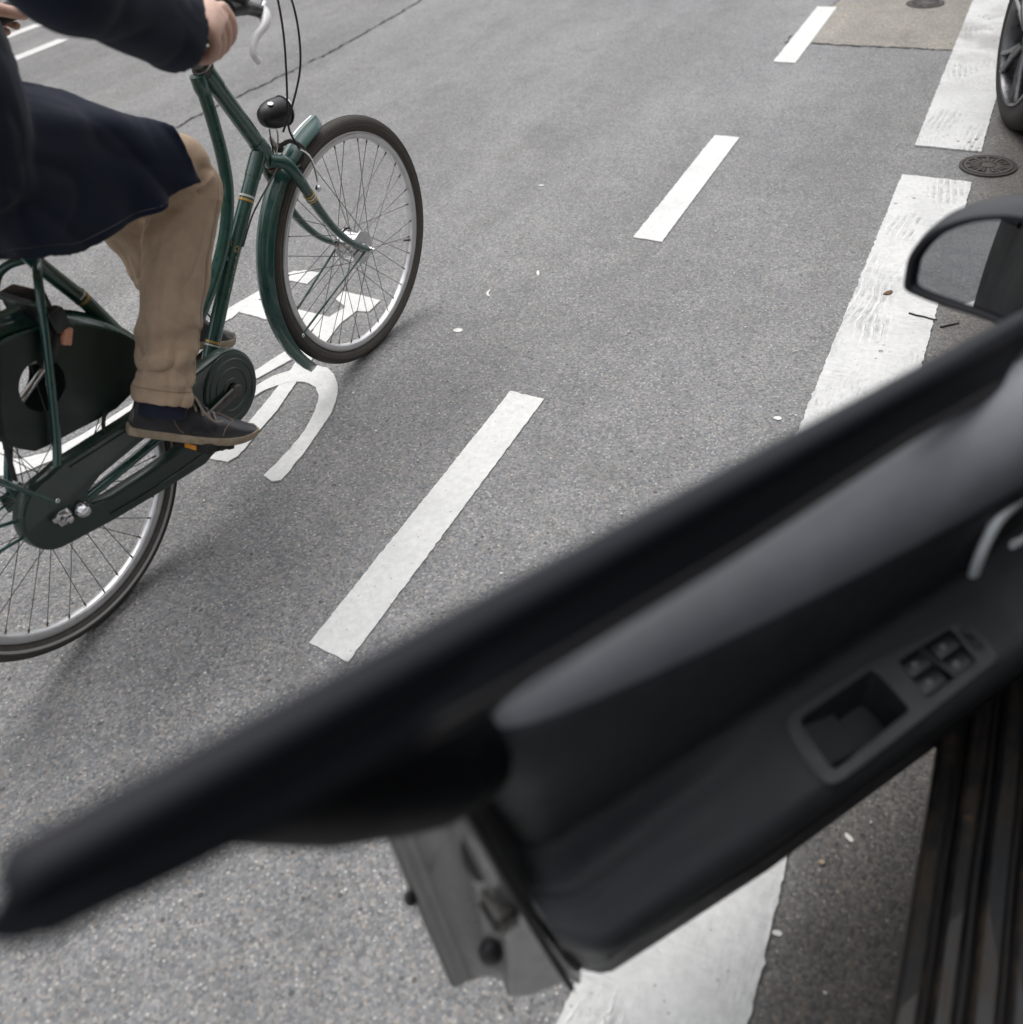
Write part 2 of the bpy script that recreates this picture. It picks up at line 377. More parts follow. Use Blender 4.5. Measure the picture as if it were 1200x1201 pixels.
def glass(name, tint, rough=.02, alpha_mix=.75):
    m = bpy.data.materials.new(name); m.use_nodes = True; t = m.node_tree; t.nodes.remove(t.nodes['Principled BSDF'])
    tr = t.nodes.new('ShaderNodeBsdfTransparent'); tr.inputs[0].default_value = (*tint, 1)
    gl = t.nodes.new('ShaderNodeBsdfGlossy'); gl.inputs['Roughness'].default_value = rough
    fr = t.nodes.new('ShaderNodeFresnel'); fr.inputs['IOR'].default_value = 1.5
    mx = t.nodes.new('ShaderNodeMixShader'); t.links.new(fr.outputs[0], mx.inputs[0]); t.links.new(tr.outputs[0], mx.inputs[1]); t.links.new(gl.outputs[0], mx.inputs[2])
    t.links.new(mx.outputs[0], t.nodes['Material Output'].inputs[0]); return m
M['glass'] = glass('car_glass', (.80, .84, .82)); M['darkglass'] = glass('tinted_glass', (.08, .09, .09))
M['mirror'] = mat('mirror_silver', (.52, .54, .55), .015, 1)
M['pane'] = mat('house_window_glass', (.03, .035, .04), .06, 0, .6)

# ------------------------------------------------------------------ road and markings
def roughen(poly, step=.012, amp=.002, seed=0.0, freq=60):
    out = []
    n = len(poly)
    for i in range(n):
        a = Vector((*poly[i], 0)); b = Vector((*poly[(i+1) % n], 0)); L = (b-a).length; m = max(1, int(L/step))
        t = (b-a).normalized() if L > 1e-6 else Vector((1, 0, 0)); nn = Vector((t.y, -t.x, 0))
        for j in range(m):
            p = a + (b-a)*(j/m)
            d = noise.noise(Vector((p.x*freq+seed, p.y*freq, seed))) + .6*noise.noise(Vector((p.x*freq*2.7, p.y*freq*2.7+seed, 3)))
            q = p + nn*d*amp; out.append((q.x, q.y))
    return out
def sheet(name, poly, mt, z0, z1, parent=None, kind='structure'):
    """a thin slab: top at z1, edges down to z0"""
    n = len(poly); me = bpy.data.meshes.new(name)
    vs = [(x, y, z1) for x, y in poly] + [(x, y, z0) for x, y in poly]
    fs = [tuple(range(n))] + [(i, i+n, (i+1) % n+n, (i+1) % n) for i in range(n)]
    me.from_pydata(vs, [], fs); bm = bmesh.new(); bm.from_mesh(me); bmesh.ops.recalc_face_normals(bm, faces=bm.faces[:])
    if bm.faces[:][0].normal.z < 0: bmesh.ops.reverse_faces(bm, faces=bm.faces[:])
    bmesh.ops.triangulate(bm, faces=[f for f in bm.faces if len(f.verts) > 4]); bm.to_mesh(me); bm.free()
    o = link(name, me, mt, parent)
    if kind and not parent: o['kind'] = kind
    return o
road = MB().add([(-60, -60, 0), (2.6, -60, 0), (2.6, 200, 0), (-60, 200, 0)], [(0, 1, 2, 3)]).build('road', M['asphalt'], ang=0)
road['kind'] = 'structure'
for i, y in enumerate((.817, 2.823, 4.825, 6.84, 8.85, -1.19)):
    ya, yb = y, y+1.0
    sheet('lane_dash', roughen([(-1.08, ya+.004), (-.967, ya-.006), (-.968, yb-.004), (-1.079, yb+.002)], .01, .0032, i*3.1), M['paint'], .001, .004)
for (x, y) in ((-6.36, 3.83), (-7.02, 4.55)):
    sheet('lane_dash', roughen([(x, y), (x+.12, y), (x+.12, y+1.0), (x, y+1.0)], .02, .003, x), M['paint'], .001, .004)
sheet('parking_stripe', roughen([(-.272, -.6), (-.014, -.6), (-.016, .5), (-.028, .9), (-.028, 3.541), (-.273, 3.562), (-.274, 1.5)], .010, .0050, 2.2, 45), M['trowel'], .001, .005)
sheet('parking_stripe', roughen([(-.270, 3.853), (-.026, 3.828), (-.024, 9), (-.275, 9)], .012, .0050, 9.2, 45), M['trowel'], .001, .0065)
patch_poly = roughen([(-1.10, 5.155), (-.58, 5.11), (.25, 5.06), (.25, 9), (-.93, 9), (-.985, 5.99), (-1.075, 5.3)], .03, .010, 4, 14)
sheet('road_patch', patch_poly, M['patch'], -.002, .0025)
# tar seam round the patch and the long crack across the far lane
def crack(name, pts, wd, seed):
    pts = spline([(x, y, 0) for x, y in pts], 40); l = []; r = []
    for i, p in enumerate(pts):
        t = (pts[min(i+1, len(pts)-1)]-pts[max(i-1, 0)]).normalized(); nn = Vector((-t.y, t.x, 0))
        off = nn*(noise.noise(Vector((p.x*14, p.y*14, seed)))*.020 + noise.noise(Vector((p.x*60, p.y*60, seed)))*.008)
        ww = wd*max(.12, .75+1.1*noise.noise(Vector((p.x*30, p.y*30, seed+5))))
        l.append(p+off+nn*ww); r.append(p+off-nn*ww)
    m = MB(); m.loft([[Vector((a.x, a.y, .0038)), Vector((b.x, b.y, .0038))] for a, b in zip(l, r)], closed=False)
    return m.build(name, M['crack'], road, ang=0)
crack('crack', [(-3.92, 3.0), (-3.895, 3.333), (-3.90, 3.71), (-3.842, 4.216), (-3.803, 4.869), (-3.825, 5.63), (-3.85, 6.4)], .009, 1)
crack('crack', [(-3.895, 3.333), (-3.98, 2.7), (-3.9, 1.8)], .005, 11)
crack('seam', [(-1.105, 5.15), (-.85, 5.135), (-.58, 5.105), (-.42, 5.10), (-.268, 5.08)], .006, 2)
crack('seam', [(-1.10, 5.15), (-1.075, 5.35), (-1.03, 5.65), (-.985, 6.0), (-.96, 6.6)], .005, 3)
SYM = {
    'seat': [(-2.22, 2.243), (-2.209, 2.261), (-2.17, 2.278), (-2.103, 2.278), (-2.096, 2.194), (-2.161, 2.196), (-2.205, 2.197)],
    'post': [(-2.292, 1.832), (-2.275, 1.968), (-2.237, 2.145), (-2.217, 2.25), (-2.175, 2.225), (-2.182, 2.117), (-2.207, 2.043), (-2.22, 1.953), (-2.217, 1.936), (-2.217, 1.912), (-2.249, 1.81)],
    'top': [(-2.22, 1.953), (-2.207, 2.043), (-2.097, 2.037), (-1.992, 2.027), (-1.872, 2.018), (-1.856, 2.094), (-1.924, 2.129), (-1.929, 2.183), (-1.84, 2.177), (-1.757, 2.166), (-1.755, 2.087), (-1.8, 2.08), (-1.806, 2.032), (-1.81, 1.996), (-1.793, 1.912), (-1.788, 1.886), (-1.852, 1.906), (-1.939, 1.927), (-2.017, 1.933)],
    'fork': [(-1.868, 1.918), (-1.789, 1.892), (-1.776, 1.801), (-1.761, 1.734), (-1.74, 1.652), (-1.707, 1.515), (-1.692, 1.39), (-1.68, 1.329), (-1.679, 1.297), (-1.69, 1.265), (-1.754, 1.259), (-1.751, 1.3), (-1.749, 1.413), (-1.766, 1.523), (-1.785, 1.624), (-1.804, 1.711), (-1.819, 1.767)],
    'down': [(-1.879, 1.838), (-1.828, 1.816), (-1.829, 1.779), (-1.85, 1.716), (-1.889, 1.6), (-1.913, 1.521), (-1.953, 1.536), (-1.92, 1.63), (-1.9, 1.737)],
    'ring': [(-1.859, 1.581), (-1.837, 1.656), (-1.798, 1.703), (-1.768, 1.734), (-1.733, 1.751), (-1.692, 1.751), (-1.651, 1.729), (-1.612, 1.693), (-1.583, 1.656), (-1.562, 1.616), (-1.539, 1.562), (-1.529, 1.521), (-1.52, 1.465), (-1.51, 1.419), (-1.501, 1.374), (-1.499, 1.332), (-1.491, 1.285), (-1.492, 1.253), (-1.513, 1.241), (-1.551, 1.252), (-1.549, 1.295), (-1.551, 1.369), (-1.559, 1.435), (-1.569, 1.482), (-1.587, 1.537), (-1.608, 1.583), (-1.632, 1.621), (-1.662, 1.649), (-1.695, 1.662), (-1.721, 1.662), (-1.742, 1.655), (-1.767, 1.644), (-1.789, 1.62), (-1.814, 1.583), (-1.826, 1.54), (-1.827, 1.476), (-1.81, 1.4), (-1.845, 1.39), (-1.868, 1.45), (-1.874, 1.52)],
    'band': [(-2.31, 1.062), (-2.252, 1.117), (-2.245, 1.135), (-2.222, 1.194), (-2.203, 1.279), (-2.185, 1.375), (-2.173, 1.441), (-2.159, 1.508), (-2.118, 1.488), (-2.134, 1.418), (-2.154, 1.355), (-2.16, 1.29), (-2.172, 1.198), (-2.192, 1.107), (-2.213, 1.082), (-2.253, 1.018), (-2.269, 0.995), (-2.311, 0.984), (-2.372, 0.979), (-2.442, 1.016), (-2.473, 1.069), (-2.466, 1.111), (-2.452, 1.114), (-2.407, 1.079), (-2.375, 1.065), (-2.337, 1.056)],
    'chain': [(-2.289, 1.842), (-2.249, 1.81), (-2.285, 1.644), (-2.299, 1.484), (-2.348, 1.509), (-2.329, 1.674)],
}
sym = empty('bicycle_lane_symbol', (-1.9, 1.6, 0)); sym['kind'] = 'structure'
for i, (nm, poly) in enumerate(SYM.items()):
    p = roughen(poly, .012, .0022, i*1.7)
    o = sheet('painted_stroke', [(x+1.9, y-1.6) for x, y in p], M['paint'], .001, .004+.0003*i, sym)
# kerb and pavement on the far side of the parked cars
kb = MB(); y = -8
pav = MB().add([(2.6, -60, .12), (8.2, -60, .12), (8.2, 200, .12), (2.6, 200, .12), (2.6, -60, 0), (2.6, 200, 0)], [(0, 1, 2, 3), (4, 0, 3, 5)]).build('pavement', M['pavement'], ang=0)
pav['kind'] = 'structure'
kme = MB().box((0, 0, 0), (.06, .494, .07), bev=.008).mesh('kerb_stone')
for i in range(24):
    link('kerb_stone', kme, M['kerb'], pav, Matrix.Translation((2.535, -8+i, .065)))
# the house front across the pavement (seen in the wing mirror)
hb = empty('stone_house', (8.2, 0, 0)); tag(hb, 'ochre stone house front with tall windows, reflected in the wing mirror', 'building')
MB().box((4, 2, 5), (4, 16, 5)).build('wall', M['brickwall'], hb, ang=0)
wm = MB().box((0, 0, 0), (.02, .55, .95)).mesh('pane', 0); fm = MB()
for (a, b, c_, d) in ((-.62, 0, .07, 1.02), (.62, 0, .07, 1.02)): fm.box((0, a, b), (.06, c_, d))
fm.box((0, 0, -.98), (.09, .69, .07)); fm.box((0, 0, 1.0), (.07, .69, .07)); fm.box((-.0, 0, .3), (.03, .548, .03)); fm.box((0, 0, -.33), (.03, .03, .58))
fm = fm.mesh('window_frame', 0)
for fl in range(3):
    for i in range(8):
        f_ = link('window_frame', fm, M['facadetrim'], hb, Matrix.Translation((-.03, -11+i*3.2, 1.9+fl*3.1)))
        link('pane', wm, M['pane'], f_)
MB().box((-.06, 2, .45), (.06, 16, .40)).build('plinth', M['facadetrim'], hb, ang=0)

# the row of houses across the street
for j_, (y0_, lab) in enumerate(((-4, 'brown stone house across the street, mirrored in the car door'), )):
    hc_ = empty('stone_house', (-19, y0_, 0)); tag(hc_, lab, 'building')
    MB().box((-4, 8, 6.5), (4, 26, 6.5)).build('wall', M['brickwall'], hc_, ang=0)
    for fl in range(4):
        for i in range(14):
            f_ = link('window_frame', fm, M['facadetrim'], hc_, Matrix.Translation((.03, -15+i*3.5, 1.9+fl*3.1)))
            link('pane', wm, M['pane'], f_)

# ------------------------------------------------------------------ bicycle (local x forward, y left, z up, origin under the rear axle)
B_YAW, B_LEAN, RW = -.0184, .0531, .3523
hd = Vector((sin(B_YAW), cos(B_YAW), 0)); sdv = Vector((hd.y, -hd.x, 0))
upb = Vector((0, 0, 1))*cos(B_LEAN) + sdv*sin(B_LEAN); latb = sdv*cos(B_LEAN) - Vector((0, 0, 1))*sin(B_LEAN)
rcen = Vector((-1.5777, .7327, (RW-.02)*cos(B_LEAN)+.02)); B0 = rcen - upb*RW
def frame_matrix(o, x, y, z): return Matrix(((x.x, y.x, z.x, o.x), (x.y, y.y, z.y, o.y), (x.z, y.z, z.z, o.z), (0, 0, 0, 1)))
BM = frame_matrix(B0, hd, -latb, upb)
def V(s, h, l=0.0): return Vector((s, -l, h))
bike = empty('bicycle', M=BM); tag(bike, 'dark green city bicycle with full chain case ridden past the open car door', 'bicycle')

BB = (.495, .317); WB = 1.172; AX = RW
def make_wheel(parent, cen, steer, name_label, band):
    Wm = Matrix.Translation(V(cen[0], cen[1])) @ Matrix.Rotation(-steer, 4, 'Z')
    ax = Vector((0, 1, 0))
    prof = [(-.012, .296), (-.0135, .304), (-.0125, .3105), (-.0105, .3125), (-.009, .311), (-.008, .302), (0, .299), (.008, .302), (.009, .311), (.0105, .3125), (.0125, .3105), (.0135, .304), (.012, .296), (.006, .2925), (-.006, .2925)]
    rim = MB().lathe((0, 0, 0), ax, prof, 96, True).build('wheel', M['alu'], parent, 50, Wm)
    tp = [(.0187*sin(a)*1.02, .3325+.0197*cos(a)) for a in [rad(d) for d in range(-150, 151, 15)]]
    tp = [(-.0095, .3125)] + tp[::1] + [(.0095, .3125)]
    t = MB().lathe((0, 0, 0), ax, tp, 120, True).build('tyre', M['tyre'], rim, 60)
    for d in (-40, -26, -12, 0, 12, 26, 40, 54, -54, 68, -68, 82, -82):
        xx, rr_ = .0187*1.02*sin(rad(d)), .3325+.0197*cos(rad(d)); nx, nr = sin(rad(d)), cos(rad(d))
        gp0 = [(xx+nx*.0004-.0007*nr, rr_+nr*.0004+.0007*nx), (xx+nx*.0004+.0007*nr, rr_+nr*.0004-.0007*nx), (xx-nx*.001+.0007*nr, rr_-nr*.001-.0007*nx), (xx-nx*.001-.0007*nr, rr_-nr*.001+.0007*nx)]
        MB().lathe((0, 0, 0), ax, gp0, 120, True).build('tread_groove', M['groove'], rim, 60)
    # sidewalls a little lighter than the tread: a narrow raised band on each side
    for sgn in (-1, 1):
        a0 = 98 if band else 108; a1 = 113 if band else 133
        bp = [(sgn*(.0187*1.02*sin(rad(d))+.0009*sin(rad(d))), .3325+.0207*cos(rad(d))) for d in range(a0, a1+1, 5)]
        bp = bp + [(x-sgn*.002, r-.0005) for x, r in reversed(bp)]
        MB().lathe((0, 0, 0), ax, bp, 120, True).build('sidewall_band', M['tyreband'] if band else M['wall'], rim, 60)
    return rim, Wm
def hub_and_spokes(rim, hw, fr, prof, n=36):
    MB().lathe((0, 0, 0), (0, 1, 0), prof, 24).build('hub', M['chrome'], rim, 30)
    sme = MB().tube([(0, 0, 0), (0, 0, .5), (0, 0, 1)], .00105, 5).mesh('spoke')
    nme = MB().tube([(0, 0, 0), (0, 0, 1)], .0021, 6).mesh('nipple')
    for i in range(n):
        side = 1 if i % 2 == 0 else -1; a = 2*pi*i/n; cross = (1 if (i//2) % 2 == 0 else -1)*rad(62)
        p0 = Vector((fr*cos(a+cross), side*hw, fr*sin(a+cross))); p1 = Vector((.2935*cos(a), side*.003, .2935*sin(a)))
        d = p1-p0; q = d.to_track_quat('Z', 'Y').to_matrix().to_4x4()
        link('spoke', sme, M['steelwire'], rim, Matrix.Translation(p0) @ q @ Matrix.Diagonal((1, 1, d.length, 1)))
        link('spoke_nipple', nme, M['rust'], rim, Matrix.Translation(p1-d.normalized()*.010) @ q @ Matrix.Diagonal((1, 1, .011, 1)))
STEER = .0665
front, WFm = make_wheel(bike, (WB, AX), STEER, 'front', False)
hub_and_spokes(front, .030, .040, [(-.056, .004), (-.054, .008), (-.048, .008), (-.047, .014), (-.036, .015), (-.034, .047), (-.028, .048), (-.026, .043), (.020, .043), (.022, .048), (.029, .048), (.031, .047), (.036, .020), (.047, .014), (.048, .008), (.054, .008), (.056, .004)])
rearw, WRm = make_wheel(bike, (0, AX), 0, 'rear', True)
hub_and_spokes(rearw, .028, .036, [(-.062, .004), (-.060, .008), (-.050, .008), (-.046, .022), (-.033, .024), (-.031, .041), (-.026, .041), (-.024, .029), (.024, .029), (.026, .041), (.031, .041), (.033, .024), (.046, .022), (.050, .008), (.060, .008), (.062, .004)])
vb = MB(); va = rad(-22); vb.tube([(.297*cos(va), 0, .297*sin(va)), (.262*cos(va), 0, .262*sin(va))], .0035, 8); vb.build('valve', M['rust'], front)

# frame
HT, HBt = V(.777, .956), V(.905, .715)
fr_ = MB()
def T(pts, r, n=14, sm=0): fr_.tube(spline(pts, sm) if sm else pts, r, n)
T([HT, HBt], .0195, 18)
T([V(.884, .742), V(.681, .543), V(.525, .371), V(*BB)], .0178, 16)
topt = [V(.752, .948), V(.757, .905), V(.759, .840), V(.756, .765), V(.742, .700), V(.708, .633), V(.660, .575), V(.600, .524), V(.52, .47), V(.42, .42), V(.355, .46)]
fr_.tube(spline(topt, 8), .0150, 14)
T([V(.655, .570), V(.690, .552)], .0085, 10)                                     # little bridge between the two tubes
T([V(*BB), V(.334, .514), V(.270, .671), V(.214, .775), V(.190, .832)], .0160, 14)
T([V(BB[0], BB[1], -.045), V(BB[0], BB[1], .045)], .024, 18)
for l in (-1, 1):
    T([V(BB[0]-.015, BB[1], .03*l), V(.33, .325, .045*l), V(.15, .342, .062*l), V(-.02, AX, .066*l)], .0105, 10, 5)   # chain stays
    T([V(.205, .795, .012*l), V(.175, .790, .040*l), V(.150, .765, .058*l), V(.115, .690, .066*l), V(.035, .500, .068*l), V(-.022, .40, .068*l), V(-.03, .36, .068*l)], .0085, 10, 6)  # seat stays
    fr_.box(V(-.03, .362, .066*l), (.028, .003, .022), bev=.0025)
T([V(.14, .745, -.058), V(.14, .745, .058)], .007, 8); T([V(.30, .328, -.04), V(.30, .328, .04)], .008, 8)
# head lugs
for (c_, d_) in ((.10, 1), (.86, 1)):
    p = HT.lerp(HBt, c_); dr = (HBt-HT).normalized(); fr_.tube([p-dr*.02, p+dr*.02], .0212, 18)
dd_ = (V(.681, .543)-V(.884, .742)).normalized(); fr_.tube([V(.874, .732), V(.874, .732)+dd_*.055], .0192, 16)
fr_.tube([V(.7515, .952), V(.7535, .925), V(.7555, .915)], [.0172, .0172, .0155], 16)
frame = fr_.build('frame', M['green'], bike, 38)
def bandring(p, d, r, w_, m_):
    d = d.normalized(); MB().tube([p-d*w_/2, p+d*w_/2], r, 18).build('lining_band', m_, frame)
dn = V(.525, .371)-V(.681, .543)
bandring(V(.800, .661), dn, .0186, .005, M['whiteline']); bandring(V(.793, .654), dn, .0186, .006, M['gold'])
bandring(V(.551, .400), dn, .0185, .006, M['gold']); bandring(V(.546, .394), dn, .0185, .004, M['whiteline'])
sn = V(.27, .671)-V(.334, .514)
bandring(V(.266, .679), sn, .0168, .006, M['gold']); bandring(V(.2615, .690), sn, .0168, .004, M['whiteline']); bandring(V(.3265, .533), sn, .0168, .010, M['gold'])
# lettering on the down tube
A_, B_ = V(.681, .543), V(.525, .371)
td = (B_-A_).normalized(); camL = BM.inverted() @ CAM
def on_tube(x, a, r=.0188):
    base = V(.722, .583)+td*x; n0 = (camL-base); n0 = (n0-td*n0.dot(td)).normalized(); n1 = td.cross(n0)
    ang = a/r; return base + (n0*cos(ang)+n1*sin(ang))*r
fc = bpy.data.curves.new('lettering', 'FONT'); fc.body = 'GAZELLE'; fc.size = .022; fc.space_character = 1.15
fo = bpy.data.objects.new('lettering', fc); COL.objects.link(fo); dg = bpy.context.evaluated_depsgraph_get(); dg.update()
lme = bpy.data.meshes.new_from_object(fo.evaluated_get(dg)); bpy.data.objects.remove(fo)
bm = bmesh.new(); bm.from_mesh(lme); bmesh.ops.subdivide_edges(bm, edges=bm.edges[:], cuts=1)
mxx = max(v.co.x for v in bm.verts); 
for v in bm.verts: v.co = on_tube(.010+v.co.x/mxx*.115, -(v.co.y-.004)*.62-.004, .0186)
bm.to_mesh(lme); bm.free(); lme.materials.clear(); link('lettering', lme, M['gold'], frame)
fl = []
for i in range(40):
    t = i/39
    if t < .8: fl.append((.004+t/.8*.125, .0085))
    else: a = (t-.8)/.2*pi; fl.append((.129+.007*sin(a), .001+.0075*cos(a)))
fm_ = MB(); fm_.loft([[on_tube(x, a+.0008, .0186), on_tube(x, a-.0008, .0186)] for x, a in fl], closed=False); fm_.build('lettering_frame', M['gold'], frame, 0)

# headset, stem and handlebar
sx = (HT-HBt).normalized()
MB().lathe(HT-sx*.002, sx, [(0, .021), (.004, .0245), (.012, .0245), (.014, .021), (.022, .0195), (.026, .014)], 24).build('headset', M['darkmetal'], bike, 30)
st = MB(); ST = HT + sx*.17; st.tube([HT, HT+sx*.10, ST], [.0125, .0125, .0125], 14); st.tube(spline([ST-sx*.012, ST+V(.03, .012), ST+V(.065, .015)], 5), .0150, 12); st.build('stem', M['chrome'], bike)
bc = ST+V(.068, .015)
def bar_side(l):
    if l < 0: return [bc, bc+V(.022, .002, -.07), bc+V(.012, .010, -.17), bc+V(-.02, .010, -.222), V(.637, 1.114, -.240), V(.547, 1.108, -.262), V(.442, 1.096, -.286)]
    return [bc, bc+V(.012, .004, .07*l), bc+V(-.008, .012, .17*l), bc+V(-.045, .018, .235*l), V(.60, 1.128, .262*l), V(.51, 1.122, .284*l), V(.405, 1.110, .308*l)]
hb_ = MB()
for l in (-1, 1): hb_.tube(spline(bar_side(l), 8), .011, 12)
bar = hb_.build('handlebar', M['darkmetal'], bike)
for l in (-1, 1):
    g = MB(); gp = spline([V(.555, 1.127, .272), V(.51, 1.122, .284), V(.415, 1.111, .306)] if l > 0 else [V(.592, 1.113, -.250), V(.547, 1.108, -.262), V(.452, 1.097, -.284)], 10)
    g.tube(gp, [.0165+(.0012 if i % 2 else 0) for i in range(len(gp))], 14); g.build('grip', M['blackr'], bar)
# brake levers with black bracket
for l in (1,):
    lv = MB(); P = [V(.716, 1.094, .25*l), V(.705, 1.090, .262*l), V(.685, 1.083, .270*l), V(.655, 1.074, .272*l), V(.638, 1.062, .274*l), V(.632, 1.048, .276*l), V(.640, 1.035, .276*l)]
    pp = spline(P, 6); lv.tube(pp, [max(.0078, .0170-.0085*min(1, i/14)) if i < len(pp)-6 else .0075+.0012*(i-len(pp)+6)/5 for i in range(len(pp))], 10, flat=.8)
    lev = lv.build('brake_lever', M['whitealu'], bike, 60)
    b_ = MB(); b_.tube(spline([V(.610, 1.130, .262*l), V(.655, 1.122, .258*l), V(.712, 1.100, .248*l)], 6), [.014]*7+[.012]*6, 12); b_.build('lever_bracket', M['black'], bike)
    MB().lathe(V(.712, 1.097, .246*l), V(.35, .25, 0), [(0, .004), (.001, .0075), (.012, .0085), (.016, .006), (.024, .005), (.026, .003)], 14).build('cable_adjuster', M['chrome'], lev)
bl = MB(); bl.lathe(V(.642, 1.128, .245), V(.15, 1, 0), [(-.006, .020), (.0, .029), (.012, .030), (.02, .026), (.026, .016), (.028, .004)], 24); bl.build('bell', M['black'], bike)
bl = MB(); bl.lathe(V(.646, 1.156, .245), V(.15, 1, 0), [(-.002, .022), (.004, .024), (.007, .018), (.008, .002)], 24); bl.build('bell_cap', M['bezel'], bike)
# cables
cbl = [[V(.722, 1.103, .244), V(.78, 1.125, .215), V(.90, 1.118, .14), V(.985, 1.06, .105), V(1.005, .985, .095), V(.990, .905, .09), V(.955, .835, .075), V(.925, .775, .05)],
       [V(.70, 1.11, .20), V(.80, 1.15, .17), V(.93, 1.13, .10), V(.985, 1.06, .07), V(.992, .97, .06), V(.978, .87, .05), V(.960, .80, .045), V(.950, .765, .05), V(.962, .720, .058)]]
for c_ in cbl: MB().tube(spline(c_, 10), .0026, 8).build('brake_cable', M['black'], bike)
cb2 = MB(); cb2.tube(spline([V(.905, .700, .03), V(.865, .677, .028), V(.820, .652, .024), V(.775, .622, .020), V(.72, .572, .019)], 6), .0022, 6); cb2.build('light_cable', M['black'], bike)

# fork
fk = MB()
crown = HBt + (HBt-HT).normalized()*.018
fk.tube([HBt-(HBt-HT).normalized()*.002, crown], .0185, 16)
for l in (-1, 1):
    pts = spline([crown+V(-.012, .012, .010*l), crown+V(.012, -.002, .034*l), V(.945, .655, .046*l), V(.968, .602, .050*l), V(.995, .545, .052*l), V(1.035, .478, .053*l), V(1.085, .418, .054*l), V(1.135, .375, .055*l), V(1.168, .352, .055*l)], 6)
    m = len(pts); fk.tube(pts, [.0175-.0092*(i/(m-1))**.8 for i in range(m)], 12)
fork = fk.build('fork', M['green'], bike, 50)
for l in (-1, 1):
    p = V(.968, .602, .050*l); d = V(.995, .545)-V(.945, .655)
    for k_, (o_, m_) in enumerate(((0, M['gold']), (.009, M['whiteline']), (.016, M['gold']))):
        q = p+d.normalized()*o_; MB().tube([q-d.normalized()*.002, q+d.normalized()*.002], .0155, 14).build('lining_band', m_, fork)
    MB().lathe(V(1.170, .352, .056*l), V(0, 0, l), [(0, .0105), (.004, .0105), (.005, .0085), (.013, .0085), (.014, .006), (.020, .0055), (.021, .003)], 6 if False else 12).build('axle_nut', M['chrome'], fork, 30)
MB().tube([crown-V(-.002, .003, 0), crown+V(.010, -.016, 0)], .0195, 16).build('crown_race', M['rust'], fork)

# mudguards
def mudguard(cen, r, a0, a1, name, mt, n=44, wd=.030, dep=.018, steer=0.0):
    g = MB(); rings = []
    for i in range(n+1):
        a = rad(a0+(a1-a0)*i/n); e = V(cos(a), sin(a)); ring = []
        ta = min(1, min(i, n-i)/2.2+.45) if min(i, n-i) < 2 else 1
        for j in range(13):
            u = -1+2*j/12; rr = r - dep*abs(u)**2.4 + (.0035 if abs(u) < .22 else 0)
            ring.append(V(0, 0)+e*rr+V(0, 0, wd*u*ta))
        ring2 = [q - e*.0022 for q in reversed(ring)]
        rings.append(ring+ring2)
    g.loft(rings)
    Mx = Matrix.Translation(V(*cen)) @ Matrix.Rotation(-steer, 4, 'Z')
    return g.build(name, mt, bike, 35, Mx)
fg = mudguard((WB, AX), .388, 97, 222, 'front_mudguard', M['green'], steer=STEER)
fg.name = 'mudguard'
for i_ in range(2):
    sg = (-1, 1)[i_]; ed = MB(); rr = []
    for i in range(12):
        a = rad(97.5+i*1.1); e = V(cos(a), sin(a)); rr.append(e*.3865+V(0, 0, sg*.012))
    if sg < 0: ed.tube(rr, .0035, 8); ed.build('mudguard_trim', M['chrome'], fg)
for l in (-1, 1):
    sg = MB(); sg.tube([V(0, 0, .050*l), V(-.30, -.105, .033*l), V(-.318, -.112, .031*l)], .0030, 8); sg.build('mudguard_stay', M['green'], fg)
    MB().ell(V(-.316, -.114, .034*l), (.006, .004, .006), 10, 6).build('stay_bolt', M['chrome'], fg)
rg = mudguard((0, AX), .392, -18, 205, 'mudguard', M['green'])
for l in (-1, 1):
    MB().tube([V(-.02, .015, .066*l), V(-.2, .10, .05*l), V(-.36, .17, .032*l)], .0032, 8).build('mudguard_stay', M['green'], rg)
    MB().tube([V(-.02, .005, .067*l), V(-.2, .03, .05*l), V(-.39, .03, .032*l)], .0032, 8).build('mudguard_stay', M['green'], rg)

# front brake (caliper) below the crown
cp = MB()
for l in (-1, 1):
    cp.tube(spline([V(.952, .725, .004*l), V(.968, .735, .030*l), V(.985, .715, .047*l), V(.992, .690, .046*l), V(.985, .665, .034*l)], 6), .0055, 8, flat=.6)
cp.ell(V(.955, .720, 0), (.012, .012, .012), 10, 8); cp.build('brake_caliper', M['darkmetal'], bike)
for l in (-1, 1): MB().box(V(.985, .662, .027*l), (.020, .005, .006), bev=.002).build('brake_pad', M['blackr'], bike)
bz = MB(); bz.tube(spline([V(.962, .722, .056), V(.985, .70, .062), V(1.0, .66, .060), V(1.005, .62, .056)], 6), .0028, 8); bz.lathe(V(1.0, .605, .054), V(0, 0, 1), [(0, .008), (.006, .009), (.010, .006)], 12); bz.build('brake_arm', M['chrome'], bike)

# headlamp
lp = MB(); lc = V(.966, .798, 0); lx = V(.985, -.08, .15).normalized()
lp.lathe(lc, lx, [(-.046, .002), (-.044, .011), (-.037, .021), (-.022, .029), (-.004, .0335), (.016, .0345), (.030, .0330), (.036, .030)], 28)
lamp = lp.build('headlamp', M['black'], bike, 60)
MB().lathe(lc+lx*.0362, lx, [(-.002, .0315), (.003, .0315), (.006, .026), (.0075, .012), (.008, .001)], 28).build('lens', M['lens'], lamp, 60)
lr_ = MB(); rg_ = [lc+lx*.031+(lx.orthogonal().normalized()*cos(2*pi*i/28)+lx.cross(lx.orthogonal().normalized())*sin(2*pi*i/28))*.0340 for i in range(28)]; lr_.tube(rg_, .0018, 6, loop=True); lr_.build('lamp_ring', M['bezel'], lamp)
MB().lathe(lc+V(-.018, .030, .012), V(-.1, 1, .25), [(0, .007), (.002, .007), (.003, .004)], 14).build('lamp_button', M['alu'], lamp)
